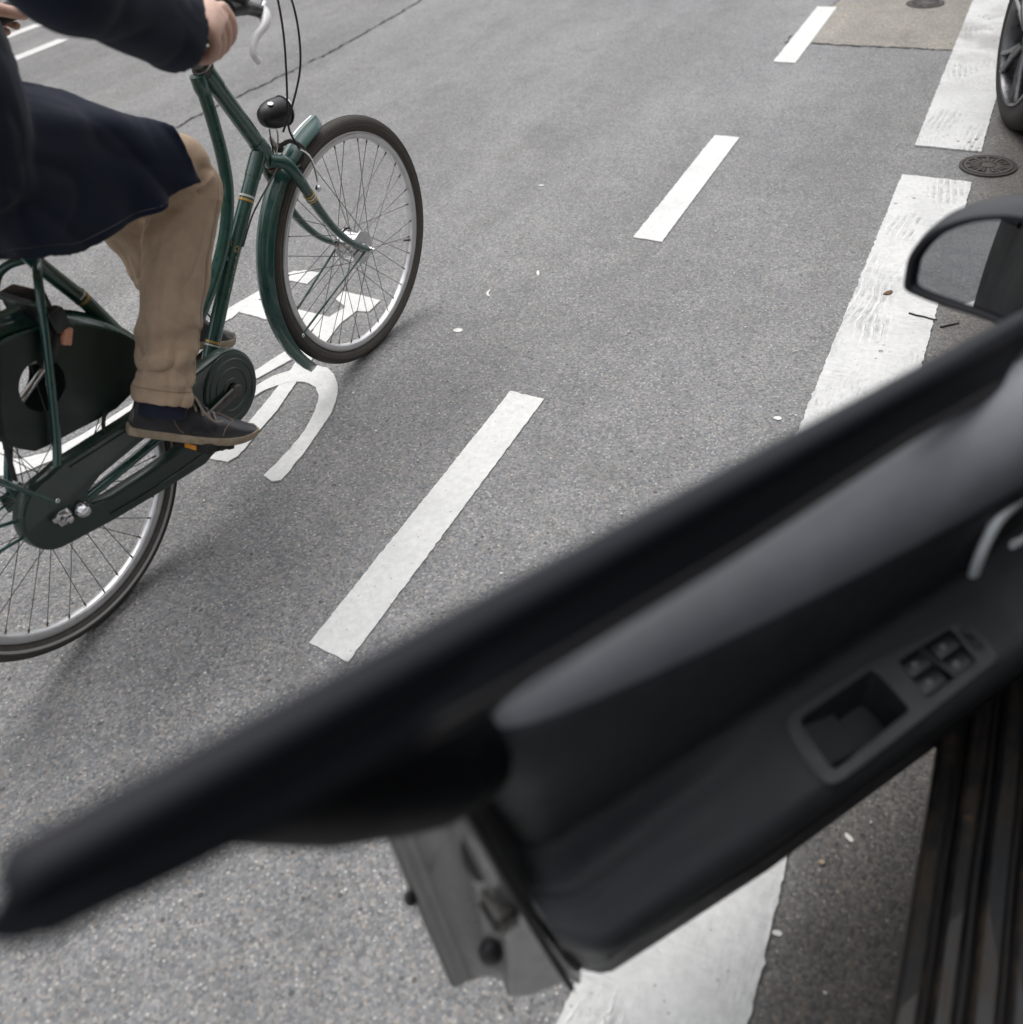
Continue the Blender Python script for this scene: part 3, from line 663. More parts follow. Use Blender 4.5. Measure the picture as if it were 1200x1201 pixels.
MB().tube(spline([lc+V(-.004, -.036), V(.955, .745, .004), V(.938, .705)], 6), .0042, 8, flat=.5).build('lamp_bracket', M['chrome'], bike)
MB().tube(spline([lc+V(-.03, -.026), V(.918, .745, .012), V(.916, .72, .014), V(.938, .70, .012)], 8), .0018, 6).build('lamp_cable', M['black'], bike)

# chain case: front disc, two arms, round rear end
def chaincase():
    def arc(c_, r, a0, a1, n): return [(c_[0]+r*cos(rad(a0+(a1-a0)*i/n)), c_[1]+r*sin(rad(a0+(a1-a0)*i/n))) for i in range(n+1)]
    outer = arc((.487, .322), .092, -105, 92, 26) + [(.36, .418), (.20, .433), (.02, .456), (-.02, .453)] + arc((-.036, .378), .076, 85, 255, 22) + [(.06, .270), (.2, .236), (.34, .206), (.42, .219)]
    hole = [(.362, .262), (.30, .277), (.20, .290), (.08, .312), (.032, .330), (.026, .350), (.036, .372), (.08, .383), (.20, .381), (.30, .370), (.375, .352), (.390, .320), (.385, .280)]
    me = fill2d('chain_case', [outer, hole], .016, .006)
    return me
RotXZ = Matrix(((1, 0, 0, 0), (0, 0, -1, 0), (0, 1, 0, 0), (0, 0, 0, 1)))     # local xy -> bicycle (s, h)
cc = link('chain_case', chaincase(), M['dgreen'], bike, Matrix.Translation(V(0, 0, .062)) @ RotXZ)
rim_ = MB()
rim_.tube(spline([V(.395, .406, .080), V(.20, .421, .080), (V(.03, .443, .080))], 10), .0022, 6); rim_.tube(spline([V(.37, .226, .080), V(.2, .252, .080), V(.06, .285, .080)], 10), .0022, 6)
rm = rim_.build('case_bead', M['dgreen'], bike)
dsc = MB(); dsc.lathe(V(.487, .322, .074), V(0, 0, 1), [(0, .093), (.006, .0925), (.009, .088), (.0085, .078), (.0105, .076), (.0105, .074), (.0085, .072), (.0085, .056), (.0105, .054), (.0105, .052), (.008, .050), (.008, .030), (.010, .028), (.010, .018), (.004, .016)], 48)
dsc.build('chain_disc', M['dgreen'], bike, 25)
MB().lathe(V(-.035, .362, .079), V(0, 0, 1), [(0, .020), (.003, .020), (.004, .013), (.012, .013), (.013, .009), (.022, .008), (.023, .003)], 6).build('axle_nut', M['chrome'], bike, 20)
tn = MB(); tn.lathe(V(-.052, .375, .079), V(0, 0, 1), [(0, .010), (.008, .010), (.010, .006)], 6); tn.build('chain_tensioner', M['chrome'], bike, 30)
MB().lathe(V(.004, .350, .080), V(0, 0, 1), [(0, .017), (.008, .018), (.014, .015), (.020, .010), (.021, .002)], 18).build('hub_cap', M['chrome'], bike, 40)
MB().ell(V(-.028, .402, .080), (.006, .004, .006), 10, 6).build('stay_bolt', M['chrome'], bike)

# cranks and pedals
def crank(p, l):
    c_ = MB(); c_.tube([V(BB[0], BB[1], .088*l), V(*p, .102*l)], [.013, .010], 10, flat=.6); c_.lathe(V(BB[0], BB[1], .080*l), V(0, 0, l), [(0, .016), (.012, .016), (.016, .012)], 18); c_.lathe(V(*p, .095*l), V(0, 0, l), [(0, .012), (.016, .012)], 14)
    return c_.build('crank', M['darkmetal'], bike)
PR, PL = (.300, .322), (.680, .315)
for p, l, tilt in ((PR, 1, -.50), (PL, -1, -.55)):
    crank(p, l)
    Mp = Matrix.Translation(V(p[0], p[1], .155*l)) @ Matrix.Rotation(-tilt, 4, 'Y')
    pd = MB(); pd.tube([(0, -.05, 0), (0, .05, 0)], .008, 10)
    for sx_ in (-.034, .034): pd.box((sx_, 0, 0), (.010, .047, .011), bev=.003)
    for y_ in (-.040, 0, .040): pd.box((0, y_, 0), (.030, .006, .008))
    ped = pd.build('pedal', M['blackr'], bike, 40, Mp)
    for sx_ in (-.0455, .0455): MB().box((sx_, 0, -.002), (.0018, .016, .005)).build('pedal_reflector', M['amber'], ped, 0)

# coat guard on the rear wheel with an opening for the ring lock
def guard():
    def arc(r, a0, a1, n): return [(r*cos(rad(a0+(a1-a0)*i/n)), AX+r*sin(rad(a0+(a1-a0)*i/n))) for i in range(n+1)]
    o = arc(.372, 27, 128, 30) + [(-.20, .60), (-.12, .585), (-.062, .578), (-.028, .528), (-.004, .503), (.028, .494), (.075, .486), (.15, .470), (.20, .463), (.262, .470)]
    hc = (.075, .606); h = [(hc[0]+.052*cos(2*pi*i/26), hc[1]+.052*sin(2*pi*i/26)) for i in range(26)]
    return fill2d('coat_guard', [o, h], .0018)
for l in (1, -1): link('coat_guard', guard(), M['guard'], bike, Matrix.Translation(V(0, 0, .050*l)) @ RotXZ)
e = MB(); ar = [V(.3735*cos(rad(a)), AX+.3735*sin(rad(a)), .050) for a in range(27, 129, 3)]; e.tube(ar, .0032, 8); e.build('coat_guard_edge', M['green'], bike)
# ring lock
rl = MB(); lc_ = V(.120, .655, 0)
ud = V(.40, .92).normalized(); rg2 = []
for i in range(25):
    a = rad(-60+i*300/24); rg2.append(lc_ + ud*(.055*sin(a)+.02) + V(0, 0, .058*cos(a)))
rl.tube(rg2, .0135, 10, flat=.8); rl.box(lc_+ud*.085, (.020, .045, .024), bev=.008); rl.box(lc_+ud*.06+V(.008, 0, .066), (.018, .012, .022), bev=.005)
lock = rl.build('ring_lock', M['black'], bike)
MB().box(lc_+V(.034, .018, .066), (.009, .011, .017), Matrix.Rotation(.6, 3, 'Y'), bev=.003).build('lock_lever', M['redref'], lock)
sk = MB(); sk.tube([V(-.02, .575, .03), V(.10, .618, .03), V(.16, .64, .02)], .008, 8, flat=.5); sk.build('lock_shackle', M['chrome'], lock)
# saddle and post, carrier
MB().tube([V(.195, .82), V(.142, .93)], .0135, 14).build('seat_post', M['chrome'], bike)
sdl = MB(); rings = []
for i in range(13):
    t = i/12; s_ = -.03+.27*t; wd_ = (.115*(1-t)**.7+.022) if t > .12 else .115*(.75+t*2); hh = .952+.015*cos(t*5)
    rings.append([V(s_, hh+.022*(1-(abs(cos(a)))**2)*(1 if sin(a) > 0 else -1.2)*abs(sin(a))-.02*abs(cos(a))**3, wd_*cos(a)) for a in [2*pi*k_/20 for k_ in range(20)]])
sdl.loft(rings); sdl.build('saddle', M['black'], bike, 60)
cr_ = MB()
for l in (-1, 1):
    cr_.tube(spline([V(.10, .765, .055*l), V(.0, .775, .060*l), V(-.25, .775, .062*l), V(-.42, .77, .055*l), V(-.44, .77, .02*l), V(-.44, .77, 0)], 6), .0060, 8)
    cr_.tube([V(-.03, .395, .074*l), V(-.10, .512, .074*l), V(-.26, .772, .064*l)], .0060, 8)
for s_ in (-.05, -.16, -.27, -.38): cr_.tube([V(s_, .775, -.06), V(s_, .775, .06)], .0045, 8)
cr_.build('carrier', M['green'], bike)
for k_, (l0, l1) in enumerate(((.045, .064), (.015, .0), (-.045, -.05))):
    MB().tube(spline([V(-.40, .785, l0), V(-.1, .79, (l0+l1)/2), V(.02, .74, l1), V(-.045, .62, .078 if l1 > 0 else l1), V(-.08, .5, .08 if l1 > 0 else l1)], 8), .011, 8, flat=.22, ref=(0, 1, 0)).build('carrier_strap', M['blackr'], bike)
MB().tube([V(.165, .475, .055), V(.14, .462, .07), V(.135, .44, .072)], .004, 6).build('guard_clip', M['blackr'], bike)

# ------------------------------------------------------------------ rider
rider = empty('person', M=BM)
tag(rider, 'cyclist in navy coat, tan trousers and dark lace-up shoes riding the green bicycle', 'person')
HIP = {1: V(.10, 1.0, .095), -1: V(.10, 1.0, -.095)}
KNEE = {1: V(.505, .842, .126), -1: V(.505, .875, -.125)}
ANK = {1: V(.262, .478, .132), -1: V(.585, .462, -.112)}
SHO = {1: V(.20, 1.49, .185), -1: V(.20, 1.49, -.185)}
ELB = {1: V(.182, 1.302, .362), -1: V(.20, 1.28, -.36)}
WRI = {1: V(.424, 1.152, .314), -1: V(.460, 1.150, -.296)}
bd = MB()
def limb(m, pts, radii, n=14, sm=6, flat=1.0):
    p = spline(pts, sm); m.tube(p, lerp_list(radii, len(p)), n, flat=flat)
# torso, neck, head
tors = [(V(.09, .93), .10, .15), (V(.09, 1.02), .115, .165), (V(.105, 1.15), .105, .145), (V(.135, 1.28), .115, .155), (V(.185, 1.40), .115, .17), (V(.20, 1.48), .095, .165), (V(.205, 1.53), .06, .09), (V(.215, 1.57), .052, .056), (V(.235, 1.62), .052, .054), (V(.245, 1.66), .055, .056)]
bd.loft([[c_ + V(a*cos(2*pi*k_/24), 0, b*sin(2*pi*k_/24)) for k_ in range(24)] for c_, a, b in tors])
HC = V(.275, 1.745)
bd.ell(HC, (.098, .076, .118), 24, 16); bd.ell(HC+V(.020, -.055), (.068, .060, .075), 20, 12)
limb(bd, [HC+V(.088, .022), HC+V(.108, -.010), HC+V(.112, -.022)], [.008, .013, .015], 10, 3); bd.ell(HC+V(.098, -.028), (.014, .019, .010), 10, 8)
for l in (-1, 1):
    bd.ell(HC+V(-.005, -.010, .078*l), (.020, .008, .032), 12, 8); bd.ell(HC+V(.083, .028, .032*l), (.014, .026, .008), 10, 8)
    bd.ell(HC+V(.070, -.03, .040*l), (.022, .02, .02), 10, 8)
for dz, r in ((-.060, .009), (-.071, .010)): bd.ell(HC+V(.088, dz), (.012, .024, r*.7), 10, 6)
bd.ell(HC+V(.075, -.098), (.022, .028, .018), 10, 8)
for l in (-1, 1):
    limb(bd, [V(.20, 1.47, .12*l), SHO[l], SHO[l].lerp(ELB[l], .5), ELB[l], ELB[l].lerp(WRI[l], .35), WRI[l], WRI[l].lerp((V(.472, 1.155, .303) if l > 0 else V(.508, 1.141, -.283)), .5)], [.06, .058, .047, .040, .043, .030, .031], 14, 5)
    limb(bd, [HIP[l]+V(-.02, .02), HIP[l], HIP[l].lerp(KNEE[l], .5), KNEE[l], KNEE[l].lerp(ANK[l], .3), KNEE[l].lerp(ANK[l], .75), ANK[l], ANK[l]-V(-.01, .05)], [.085, .085, .07, .053, .052, .038, .034, .036], 14, 5)
# hands closed round the grips
def hand(l):
    g0, g1 = (V(.555, 1.127, .272), V(.395, 1.109, .310)) if l > 0 else (V(.592, 1.113, -.250), V(.432, 1.095, -.288))
    gd = (g0-g1).normalized(); up_ = V(0, 1, 0); up_ = (up_-gd*up_.dot(gd)).normalized(); out = (gd.cross(up_))*1.0
    if out.dot(V(0, 0, l)) < 0: out = -out
    def G(t, o_, u_): return g1 + gd*t + out*o_ + up_*u_
    w_ = WRI[l]
    # back of the hand: a slab of lofted sections from wrist to knuckles
    secs = []
    for (c_, hw, th, nrm) in ((w_, .029, .022, 0), (G(.040, .006, .047), .036, .020, .2), (G(.072, .018, .045), .044, .0185, .5), (G(.092, .042, .031), .0465, .0150, .9), (G(.096, .051, .014), .044, .0110, .9)):
        wd = gd.lerp((G(.086, .031, .03)-w_).cross(up_).normalized(), 0) if nrm > .3 else None
        secs.append((c_, hw, th, nrm))
    rings = []
    fdir = [(secs[min(i+1, 4)][0]-secs[max(i-1, 0)][0]).normalized() for i in range(5)]
    for (c_, hw, th, nrm), f_ in zip(secs, fdir):
        acr = gd*.9 + f_*0
        if nrm < .3: acr = up_.cross(f_).normalized()*(1 if up_.cross(f_).dot(gd) > 0 else -1)*(1-nrm*2)+gd*nrm*2
        acr = (acr-f_*acr.dot(f_)).normalized(); nn = acr.cross(f_).normalized()
        rings.append([c_ + acr*hw*cos(2*pi*k_/18) + nn*th*sin(2*pi*k_/18) for k_ in range(18)])
    bd.loft(rings)
    # four fingers: knuckle outside, over the grip, down and under
    for i, (t, sc) in enumerate(((.132, .95), (.108, 1.04), (.084, 1.0), (.062, .84))):
        r = .0098*(.92+.08*sc)
        k0 = G(t-.010, .020, .036); k1 = G(t, .0395+.003*sc, .030); k2 = G(t+.004, .0495, .006); k3 = G(t+.004, .036, -.021*sc); k4 = G(t+.002, .014, -.0285*sc); k5 = G(t, -.004, -.0265*sc)
        bd.tube(spline([k0, k1, k2, k3, k4, k5], 5), lerp_list([r*1.05, r*1.16, r, r*1.02, r*.92, r*.72], 26), 12)
        bd.ell(k1+up_*.002, (.0118,)*3, 10, 8)
    # thumb leaves the inner side of the palm and closes round the grip from the inside
    th = [G(.050, -.004, .036), G(.080, -.022, .030), G(.112, -.030, .013), G(.138, -.026, -.003), G(.150, -.018, -.012)]
    bd.tube(spline(th, 5), lerp_list([.016, .0145, .012, .0115, .0085], 21), 12)
for l in (1, -1): hand(l)
body = bd.build('body', M['skin'], rider)
bake(body, [('REMESH', dict(mode='VOXEL', voxel_size=.0033)), ('SMOOTH', dict(factor=.5, iterations=2))])
body.data.materials.clear(); body.data.materials.append(M['skin'])
for l in (-1, 1):
    MB().ell(HC+V(.078, .008, .032*l), (.013, .014, .012), 14, 10).build('eye', M['eye'], body); MB().ell(HC+V(.0875, .008, .032*l), (.004, .006, .006), 12, 8).build('pupil', M['black'], body)
hr = MB(); rr = []
for i in range(9):
    t = i/8*pi*.62; rr.append([HC+V(-.008, .008)+V(.106*sin(t)*cos(a)*(1 if cos(a) < .35 else .93), .124*cos(t)+(.02 if cos(a) > .3 else 0), .086*sin(t)*sin(a)) for a in [2*pi*k_/28 for k_ in range(28)]])
rr[0] = [q+V(1e-4*cos(k_), 0, 1e-4*sin(k_)) for k_, q in enumerate(rr[0])]
hr.loft(rr); hair = hr.build('hair', M['hair'], body); bake(hair, [('SOLIDIFY', dict(thickness=.008)), ('SUBSURF', dict(levels=2))])
displace(hair, lambda p: noise.noise(p*60)*.006)

# trousers: each leg a lofted sleeve of cloth with folds, joined at the seat
def fold(t, a, l):
    """radius factor: bunched folds at the hem, drag lines behind the knee"""
    f_ = 0
    f_ += .10*max(0, 1-abs(t-.92)/.09)*sin(62*t+2.2*sin(a+.4)) + .075*max(0, 1-abs(t-.80)/.12)*sin(44*t+2.6*sin(a-.6)+1)
    f_ += .11*max(0, 1-abs(t-.47)/.16)*sin(58*t+3.2*cos(a)+.5)*max(.15, .3+cos(a-pi)) + .03*sin(9*t+3*a)*.6
    f_ += .030*noise.noise(Vector((cos(a)*2.2, sin(a)*2.2, t*9+l*7)))
    return 1+f_
tr = MB()
def leg(l):
    hem = ANK[l]+(ANK[l]-KNEE[l]).normalized()*.017
    path = spline([HIP[l]+V(-.03, .02, -.01*l), HIP[l].lerp(KNEE[l], .4)+V(0, .004), KNEE[l].lerp(HIP[l], .13)+V(.012, .012), KNEE[l]+V(.006, -.012), KNEE[l].lerp(ANK[l], .3), KNEE[l].lerp(ANK[l], .66), hem], 12)
    n = len(path); R = lerp_list([.098, .086, .076, .069, .068, .0645, .063], n); rings = []; prev = V(0, 0, 1)
    for i, p in enumerate(path):
        t_ = (path[min(i+1, n-1)]-path[max(i-1, 0)]).normalized(); a_ = (prev-t_*prev.dot(t_)).normalized(); b_ = t_.cross(a_); prev = a_
        rings.append([p+(a_*cos(2*pi*k_/48)*(.86 if i < n*.45 else .94)+b_*sin(2*pi*k_/48)*1.04)*R[i]*fold(i/(n-1), 2*pi*k_/48+pi/2, l) for k_ in range(48)])
    tr.loft(rings)
for l in (1, -1): leg(l)
tr.ell(V(.08, .99), (.125, .175, .125), 20, 14)
trou = tr.build('trousers', M['cotton'], rider)
bake(trou, [('REMESH', dict(mode='VOXEL', voxel_size=.0036)), ('SMOOTH', dict(factor=.5, iterations=2))])
trou.data.materials.clear(); trou.data.materials.append(M['cotton'])
def trouser_folds(p):
    l = 1 if p.y < 0 else -1
    K, A = KNEE[l], ANK[l]; ax = A-K; t = (p-K).dot(ax)/ax.length_squared; q = p-K-ax*t
    ang = math.atan2(q.x, -q.y*l)                       # 0 = outer side of the leg, pi/2 = front
    d = noise.noise(p*38)*.0012+noise.noise(p*14)*.0035
    if t > .05:
        def crease(a_, b_, seed): return (1-min(1, abs(noise.noise(Vector((a_, b_, seed))))*2.2))**3
        m1 = max(0, min(1, (t-.60)/.2))*max(0, min(1, (.99-t)/.05))
        d += m1*(.0055*sin(2*pi*(t*6.5+.30*sin(ang+.6)))-.0085*crease(ang*.75+t*1.6, t*9-ang*.5, 2.0+l))
        m2 = max(0, 1-abs(t-.12)/.30)*max(.12, .35+cos(ang+2.2)); d += m2*(-.0105*crease(ang*.8-t*2, t*8+ang*1.1, 7.0+l))
        d += -.0050*crease(ang*1.3+t*.8, t*2.2, 11.0+l)*max(0, min(1, t/.2)) + .0030*noise.noise(Vector((ang*1.6, t*3.2, l*5)))
    else:
        m3 = max(0, 1-abs(t+.10)/.25); d += -m3*.0095*(1-min(1, abs(noise.noise(Vector((p.x*9+p.z*5, p.y*4, p.z*11-p.x*5))))*2.2))**3
    return d
displace(trou, trouser_folds)
from mathutils.bvhtree import BVHTree
def project_line(o, pts_dirs, off):
    bv = BVHTree.FromPolygons([v.co for v in o.data.vertices], [tuple(p.vertices) for p in o.data.polygons]); out = []
    for c_, d_ in pts_dirs:
        h = bv.ray_cast(c_+d_*.3, -d_)
        if h[0] is not None: out.append(h[0]+d_*off)
    return out
for l in (1, -1):
    K, A = KNEE[l], ANK[l]
    for f_ in (0, .0055):
        ln = project_line(trou, [(K.lerp(A, .05+.90*i/60)+V(.028+f_, 0, 0), V(.25, .1, l).normalized()) for i in range(61)], -.0002)
        if len(ln) > 3: MB().tube(ln, .0006 if f_ else .0010, 5).build('side_seam', M['stitch'], trou)
# hem roll and seam of the near leg
for l in (1, -1):
    d_ = (ANK[l]-KNEE[l]).normalized(); c_ = ANK[l]-d_*.022; a_ = V(0, 0, 1); a_ = (a_-d_*a_.dot(d_)).normalized(); b_ = d_.cross(a_)
    hm = MB(); hm.tube(project_line(trou, [(c_+d_*.008, (a_*cos(2*pi*i/60)+b_*sin(2*pi*i/60))) for i in range(60)], -.0001), .0010, 6, loop=True); hm.build('hem_stitch', M['stitch'], trou)
# socks
for l in (1, -1):
    d_ = (ANK[l]-KNEE[l]).normalized()
    MB().tube([ANK[l]-d_*.05, ANK[l], ANK[l]+d_*.045], [.048, .049, .052], 20).build('sock', M['sock'], rider)

# shoes: sole outline lofted up to a last
def shoe(heel, toe, l):
    d = (toe-heel); L = d.length; d.normalize(); u_ = V(0, 1, 0); u_ = (u_-d*u_.dot(d)).normalized(); sd_ = d.cross(u_)       # sd_: to the right of the shoe
    def S(x, y, z): return heel + d*x*L + sd_*y + u_*z
    def halfw(x): return .001+.0465*(max(0, math.sin(pi*min(1, max(0, (x+.02)/1.04))))**.48)*(.80+.30*math.sin(pi*min(1, max(0, (x-.25)/.95))))
    def outline(z, k_=1.0, n=44, x0=0, x1=1.0, off=0):
        pts = []
        for i in range(n):
            a = 2*pi*i/n; x = .5-.5*cos(a); sg = 1 if a < pi else -1
            pts.append(S(x0+(x1-x0)*x, sg*halfw(x)*k_*(1.0)+.006*math.sin(pi*x)*l*-1+off, z(x) if callable(z) else z))
        return pts
    toe_up = lambda x: .016*max(0, (x-.72)/.28)**2
    root = MB(); root.loft([outline(lambda x: toe_up(x)+.000, .96), outline(lambda x: toe_up(x)+.003, 1.02), outline(lambda x: toe_up(x)+.0145, 1.04, x0=-.006, x1=1.006), outline(lambda x: toe_up(x)+.0195, 1.0)])
    # upper: cross sections along the length
    up = MB(); rings = []
    for i in range(27):
        x = .012+.976*i/26; hw = halfw(x)*.965
        if x < .30: top = .096+.010*math.sin(x/.30*pi*.5)
        elif x < .62: top = .100-.046*((x-.30)/.32)
        else: top = .054-.036*((x-.62)/.38)**1.7
        if x < .06: top *= .80+.2*(x/.06)
        base = .018+toe_up(x); ring = []
        for k_ in range(25):
            a = pi*k_/24; pw = .62 if x > .55 else .75
            cx = cos(a); sx_ = math.sin(a)**pw
            squeeze = 1-(.30 if x < .5 else .12)*sx_**1.5*(1 if x < .5 else 1)
            ring.append(S(x, hw*cx*squeeze+.006*math.sin(pi*x)*l*-1, base+(top-.018)*sx_))
        rings.append(ring)
    up.loft(rings); 
    o = link('shoe', up.mesh('shoe', 60), M['shoe'], rider)
    displace(o, lambda p: noise.noise(p*45)*.0016)
    root.build('sole', M['sole'], o, 35)
    # toe cap seam, welt, collar, laces
    cpm = MB(); cpm.tube(project_line(o, [(S(.78-.12*abs(cos(a))**2, 0, .024), (sd_*cos(a)+u_*math.sin(a)).normalized()) for a in [.05+(pi-.1)*k_/24 for k_ in range(25)]], .0002), .0012, 6); cpm.build('seam', M['stitch'], o)
    q = MB(); q.tube(project_line(o, [(S(.36-.14*t**.6, 0, .024+.062*t), sd_*(1 if l > 0 else -1)) for t in [i/12 for i in range(13)]], .0002), .0012, 6); q.build('seam', M['stitch'], o)
    clp = [S(.17+.150*cos(a), .033*math.sin(a), .101+.009*cos(a)-.009*abs(math.sin(a))) for a in [2*pi*k_/32 for k_ in range(32)]]
    MB().tube(clp, .0055, 10, loop=True).build('collar', M['shoe'], o)
    for j in range(5):
        x = .365+.062*j; z = .097-.046*((x-.30)/.32)+.004
        MB().tube(spline([S(x, -.024, z-.010), S(x+.010, -.010, z+.001), S(x-.004, .010, z+.001), S(x+.006, .024, z-.010)], 5), .0028, 6).build('lace', M['lace'], o)
    for sg in (-1, 1):
        MB().tube(spline([S(.36, 0, .102), S(.40, sg*.022, .104), S(.46, sg*.036, .082), S(.53+.03*sg, sg*.040, .060), S(.60+.05*sg, sg*.030, .056)], 6), .0027, 6).build('lace', M['lace'], o)
    tg = MB(); tg.tube([S(.30, 0, .098), S(.355, 0, .108), S(.44, 0, .090), S(.56, 0, .064)], [.010, .017, .017, .010], 10, flat=.35, ref=tuple(sd_)); tg.build('tongue', M['suede'], o)
    return o
shoe(V(.172, .428, .088), V(.392, .276, .205), 1)
shoe(V(.487, .398, -.098), V(.722, .258, -.130), -1)

# coat: torso, sleeves and long skirts that drape over the thighs
ct = MB()
tc_ = [(V(.085, .98), .150, .205), (V(.10, 1.06), .165, .205), (V(.115, 1.14), .180, .200), (V(.120, 1.22), .175, .20), (V(.145, 1.32), .165, .205), (V(.195, 1.42), .150, .215), (V(.205, 1.50), .115, .205), (V(.208, 1.545), .08, .11), (V(.215, 1.58), .072, .080)]
ct.loft([[c_ + V(a*cos(2*pi*k_/32), 0, b*sin(2*pi*k_/32)) for k_ in range(32)] for c_, a, b in tc_])
for l in (1, -1):
    e_ = ELB[l]; w_ = WRI[l]; we = w_.lerp(e_, .03)
    pth = spline([V(.20, 1.475, .13*l), SHO[l]+V(0, -.01), SHO[l].lerp(e_, .5)+V(-.01, 0), e_+V(-.012, -.006), e_.lerp(w_, .5), we], 9)
    n = len(pth); R = lerp_list([.085, .082, .070, .067, .071, .073], n); prev = V(0, 0, 1); rings = []
    for i, p in enumerate(pth):
        t_ = (pth[min(i+1, n-1)]-pth[max(i-1, 0)]).normalized(); a_ = (prev-t_*prev.dot(t_)).normalized(); b_ = t_.cross(a_); prev = a_
        rings.append([p+(a_*cos(2*pi*k_/32)+b_*sin(2*pi*k_/32))*R[i]*(1+.05*noise.noise(Vector((cos(2*pi*k_/32)*1.5, sin(2*pi*k_/32)*1.5, i*.16+l*4)))) for k_ in range(32)])
    ct.loft(rings)
def ip(x, xs, ys):
    if x <= xs[0]: return ys[0]
    for i in range(len(xs)-1):
        if x <= xs[i+1]: t = (x-xs[i])/(xs[i+1]-xs[i]); t = t*t*(3-2*t)*.4+t*.6; return ys[i]+(ys[i+1]-ys[i])*t
    return ys[-1]
def drape(l):
    """skirt of the coat over one thigh as a thick sheet: rows along s, columns over the leg"""
    rows = []; N = 44
    for i in range(N+1):
        s = -.155 + (.470+.155)*i/N
        ax_h = 1.0-.36*max(0, s-.10); lc = .095+.075*max(0, s-.1)
        lin = ip(s, [.35, .40, .435, .458, .47], [-.02, .03, .098, .122, .165])
        tin = ip(s, [-.15, .1, .25, .38, .435, .458, .47], [1.10, 1.13, 1.10, 1.052, .985, .948, .890])
        tth = ax_h+ip(s, [0, .25, .45, .49], [.125, .118, .108, .085])
        hem = ip(s, [0, .02, .10, .184, .27, .35, .45, .49], [.925, .920, .880, .848, .851, .851, .866, .856])
        lout = lc+.080+.010*math.sin(s*13+1)
        if s < 0: lout *= max(.55, 1+s*2.2)
        lm = max(lc+.025, lin+.02)
        ctl = [(lin, max(tin, tth) if s < .40 else tin), (lm, max(tth, tin-.035)), (lm+(lout-lm)*.72, ax_h+.066), (lout, ax_h+.004)]
        prof = [(q.x, q.y) for q in spline([(a_, b_, 0) for a_, b_ in ctl], 5)]
        m = 11; h0 = prof[-1][1]
        for j in range(1, m+1):
            t = j/m; wv = .010*math.sin(s*40+2*math.sin(s*17))*t + .007*math.sin(s*19+1.3)*t
            prof.append((lout+.004*t+wv, h0+(min(hem, h0-.01)-h0)*t))
        rows.append([V(s, h_, ll*l) for ll, h_ in prof])
    return rows
sk_ = MB()
for l in (1, -1):
    rows = drape(l); sk2 = MB(); sk2.loft(rows, closed=False); o_ = link('tmp', sk2.mesh('tmp', 0), None); bake(o_, [('SOLIDIFY', dict(thickness=.013, offset=0))])
    ct.add([v.co for v in o_.data.vertices], [tuple(p.vertices) for p in o_.data.polygons]); bpy.data.objects.remove(o_)
coat = ct.build('coat', M['coat'], rider)
bake(coat, [('REMESH', dict(mode='VOXEL', voxel_size=.0062)), ('SMOOTH', dict(factor=.5, iterations=4))])
coat.data.materials.clear(); coat.data.materials.append(M['coat'])
displace(coat, lambda p: -.0042*(1-min(1, abs(noise.noise(Vector((p.x*5.5+p.z*2.5, p.y*5, p.z*1.6+3.1))))*2.4))**3 + noise.noise(Vector((p.x*6, p.y*6, p.z*4)))*.0055 + noise.noise(p*13)*.0022 - .0030*max(0, 1-abs(noise.noise(Vector((p.x*7+p.z*4, p.y*3, p.z*8-p.x*3))))*4)**1.5)
# collar, hem stitching, buttons
MB().tube([V(.215, 1.585)+V(.082*cos(2*pi*k_/24), .012*cos(2*pi*k_/24), .086*sin(2*pi*k_/24)) for k_ in range(24)], .020, 10, loop=True).build('collar', M['coat'], coat)
hs_ = MB(); rw = drape(1); hs_.tube(project_line(coat, [(rw[i][-3], V(0, .15, 1).normalized()) for i in range(10, 43)], -.0003), .0010, 6); hs_.build('hem_stitch', M['button'], coat)
for h_ in (1.18, 1.29, 1.40): MB().lathe(V(.300-.02*(h_-1.18), h_, .03), V(1, .1), [(0, .011), (.004, .011), (.006, .008), (.005, .002)], 16).build('button', M['button'], coat)

# ------------------------------------------------------------------ the car whose door stands open
CR = Vector((1.0, -.3, 0)); car = empty('car', CR); tag(car, 'black car beside the white stripe with its driver door wide open', 'car')
CI = Matrix.Translation(-CR)
def part(mb, name, m_, ang=40, parent=None): return mb.build(name, m_, parent or car, ang, CI if parent is None else None)
def side_panel(x0, y0, y1, sgn, archc, n=40, ztop=.93):
    m = MB(); rows = []
    for i in range(n+1):
        y = y0+(y1-y0)*i/n; zl = .27
        if abs(y-archc) < .36: zl = max(zl, .31+math.sqrt(.36**2-(y-archc)**2)*.98)
        row = []
        for j in range(13):
            t = j/12; z = zl+(ztop-zl)*t; tt = (z-.27)/(.66); x = .030*(1-math.sin(pi*min(1, tt*1.05)))+.012*max(0, tt-.75)*4
            if tt < .1: x += .02*(1-tt/.1)
            row.append(Vector((x0+sgn*x, y, z)))
        rows.append(row)
    m.loft(rows, closed=False); return m
o = part(side_panel(.105, -1.70, .075, 1, -.93), 'rear_side_panel', M['paintblack'], 60); o.name = 'side_panel'
o = part(side_panel(.155, 1.155, 2.72, 1, 2.02), 'side_panel', M['paintblack'], 60)
o = part(side_panel(1.88, -1.70, 2.72, -1, -.93, 70), 'side_panel', M['paintblack'], 60)
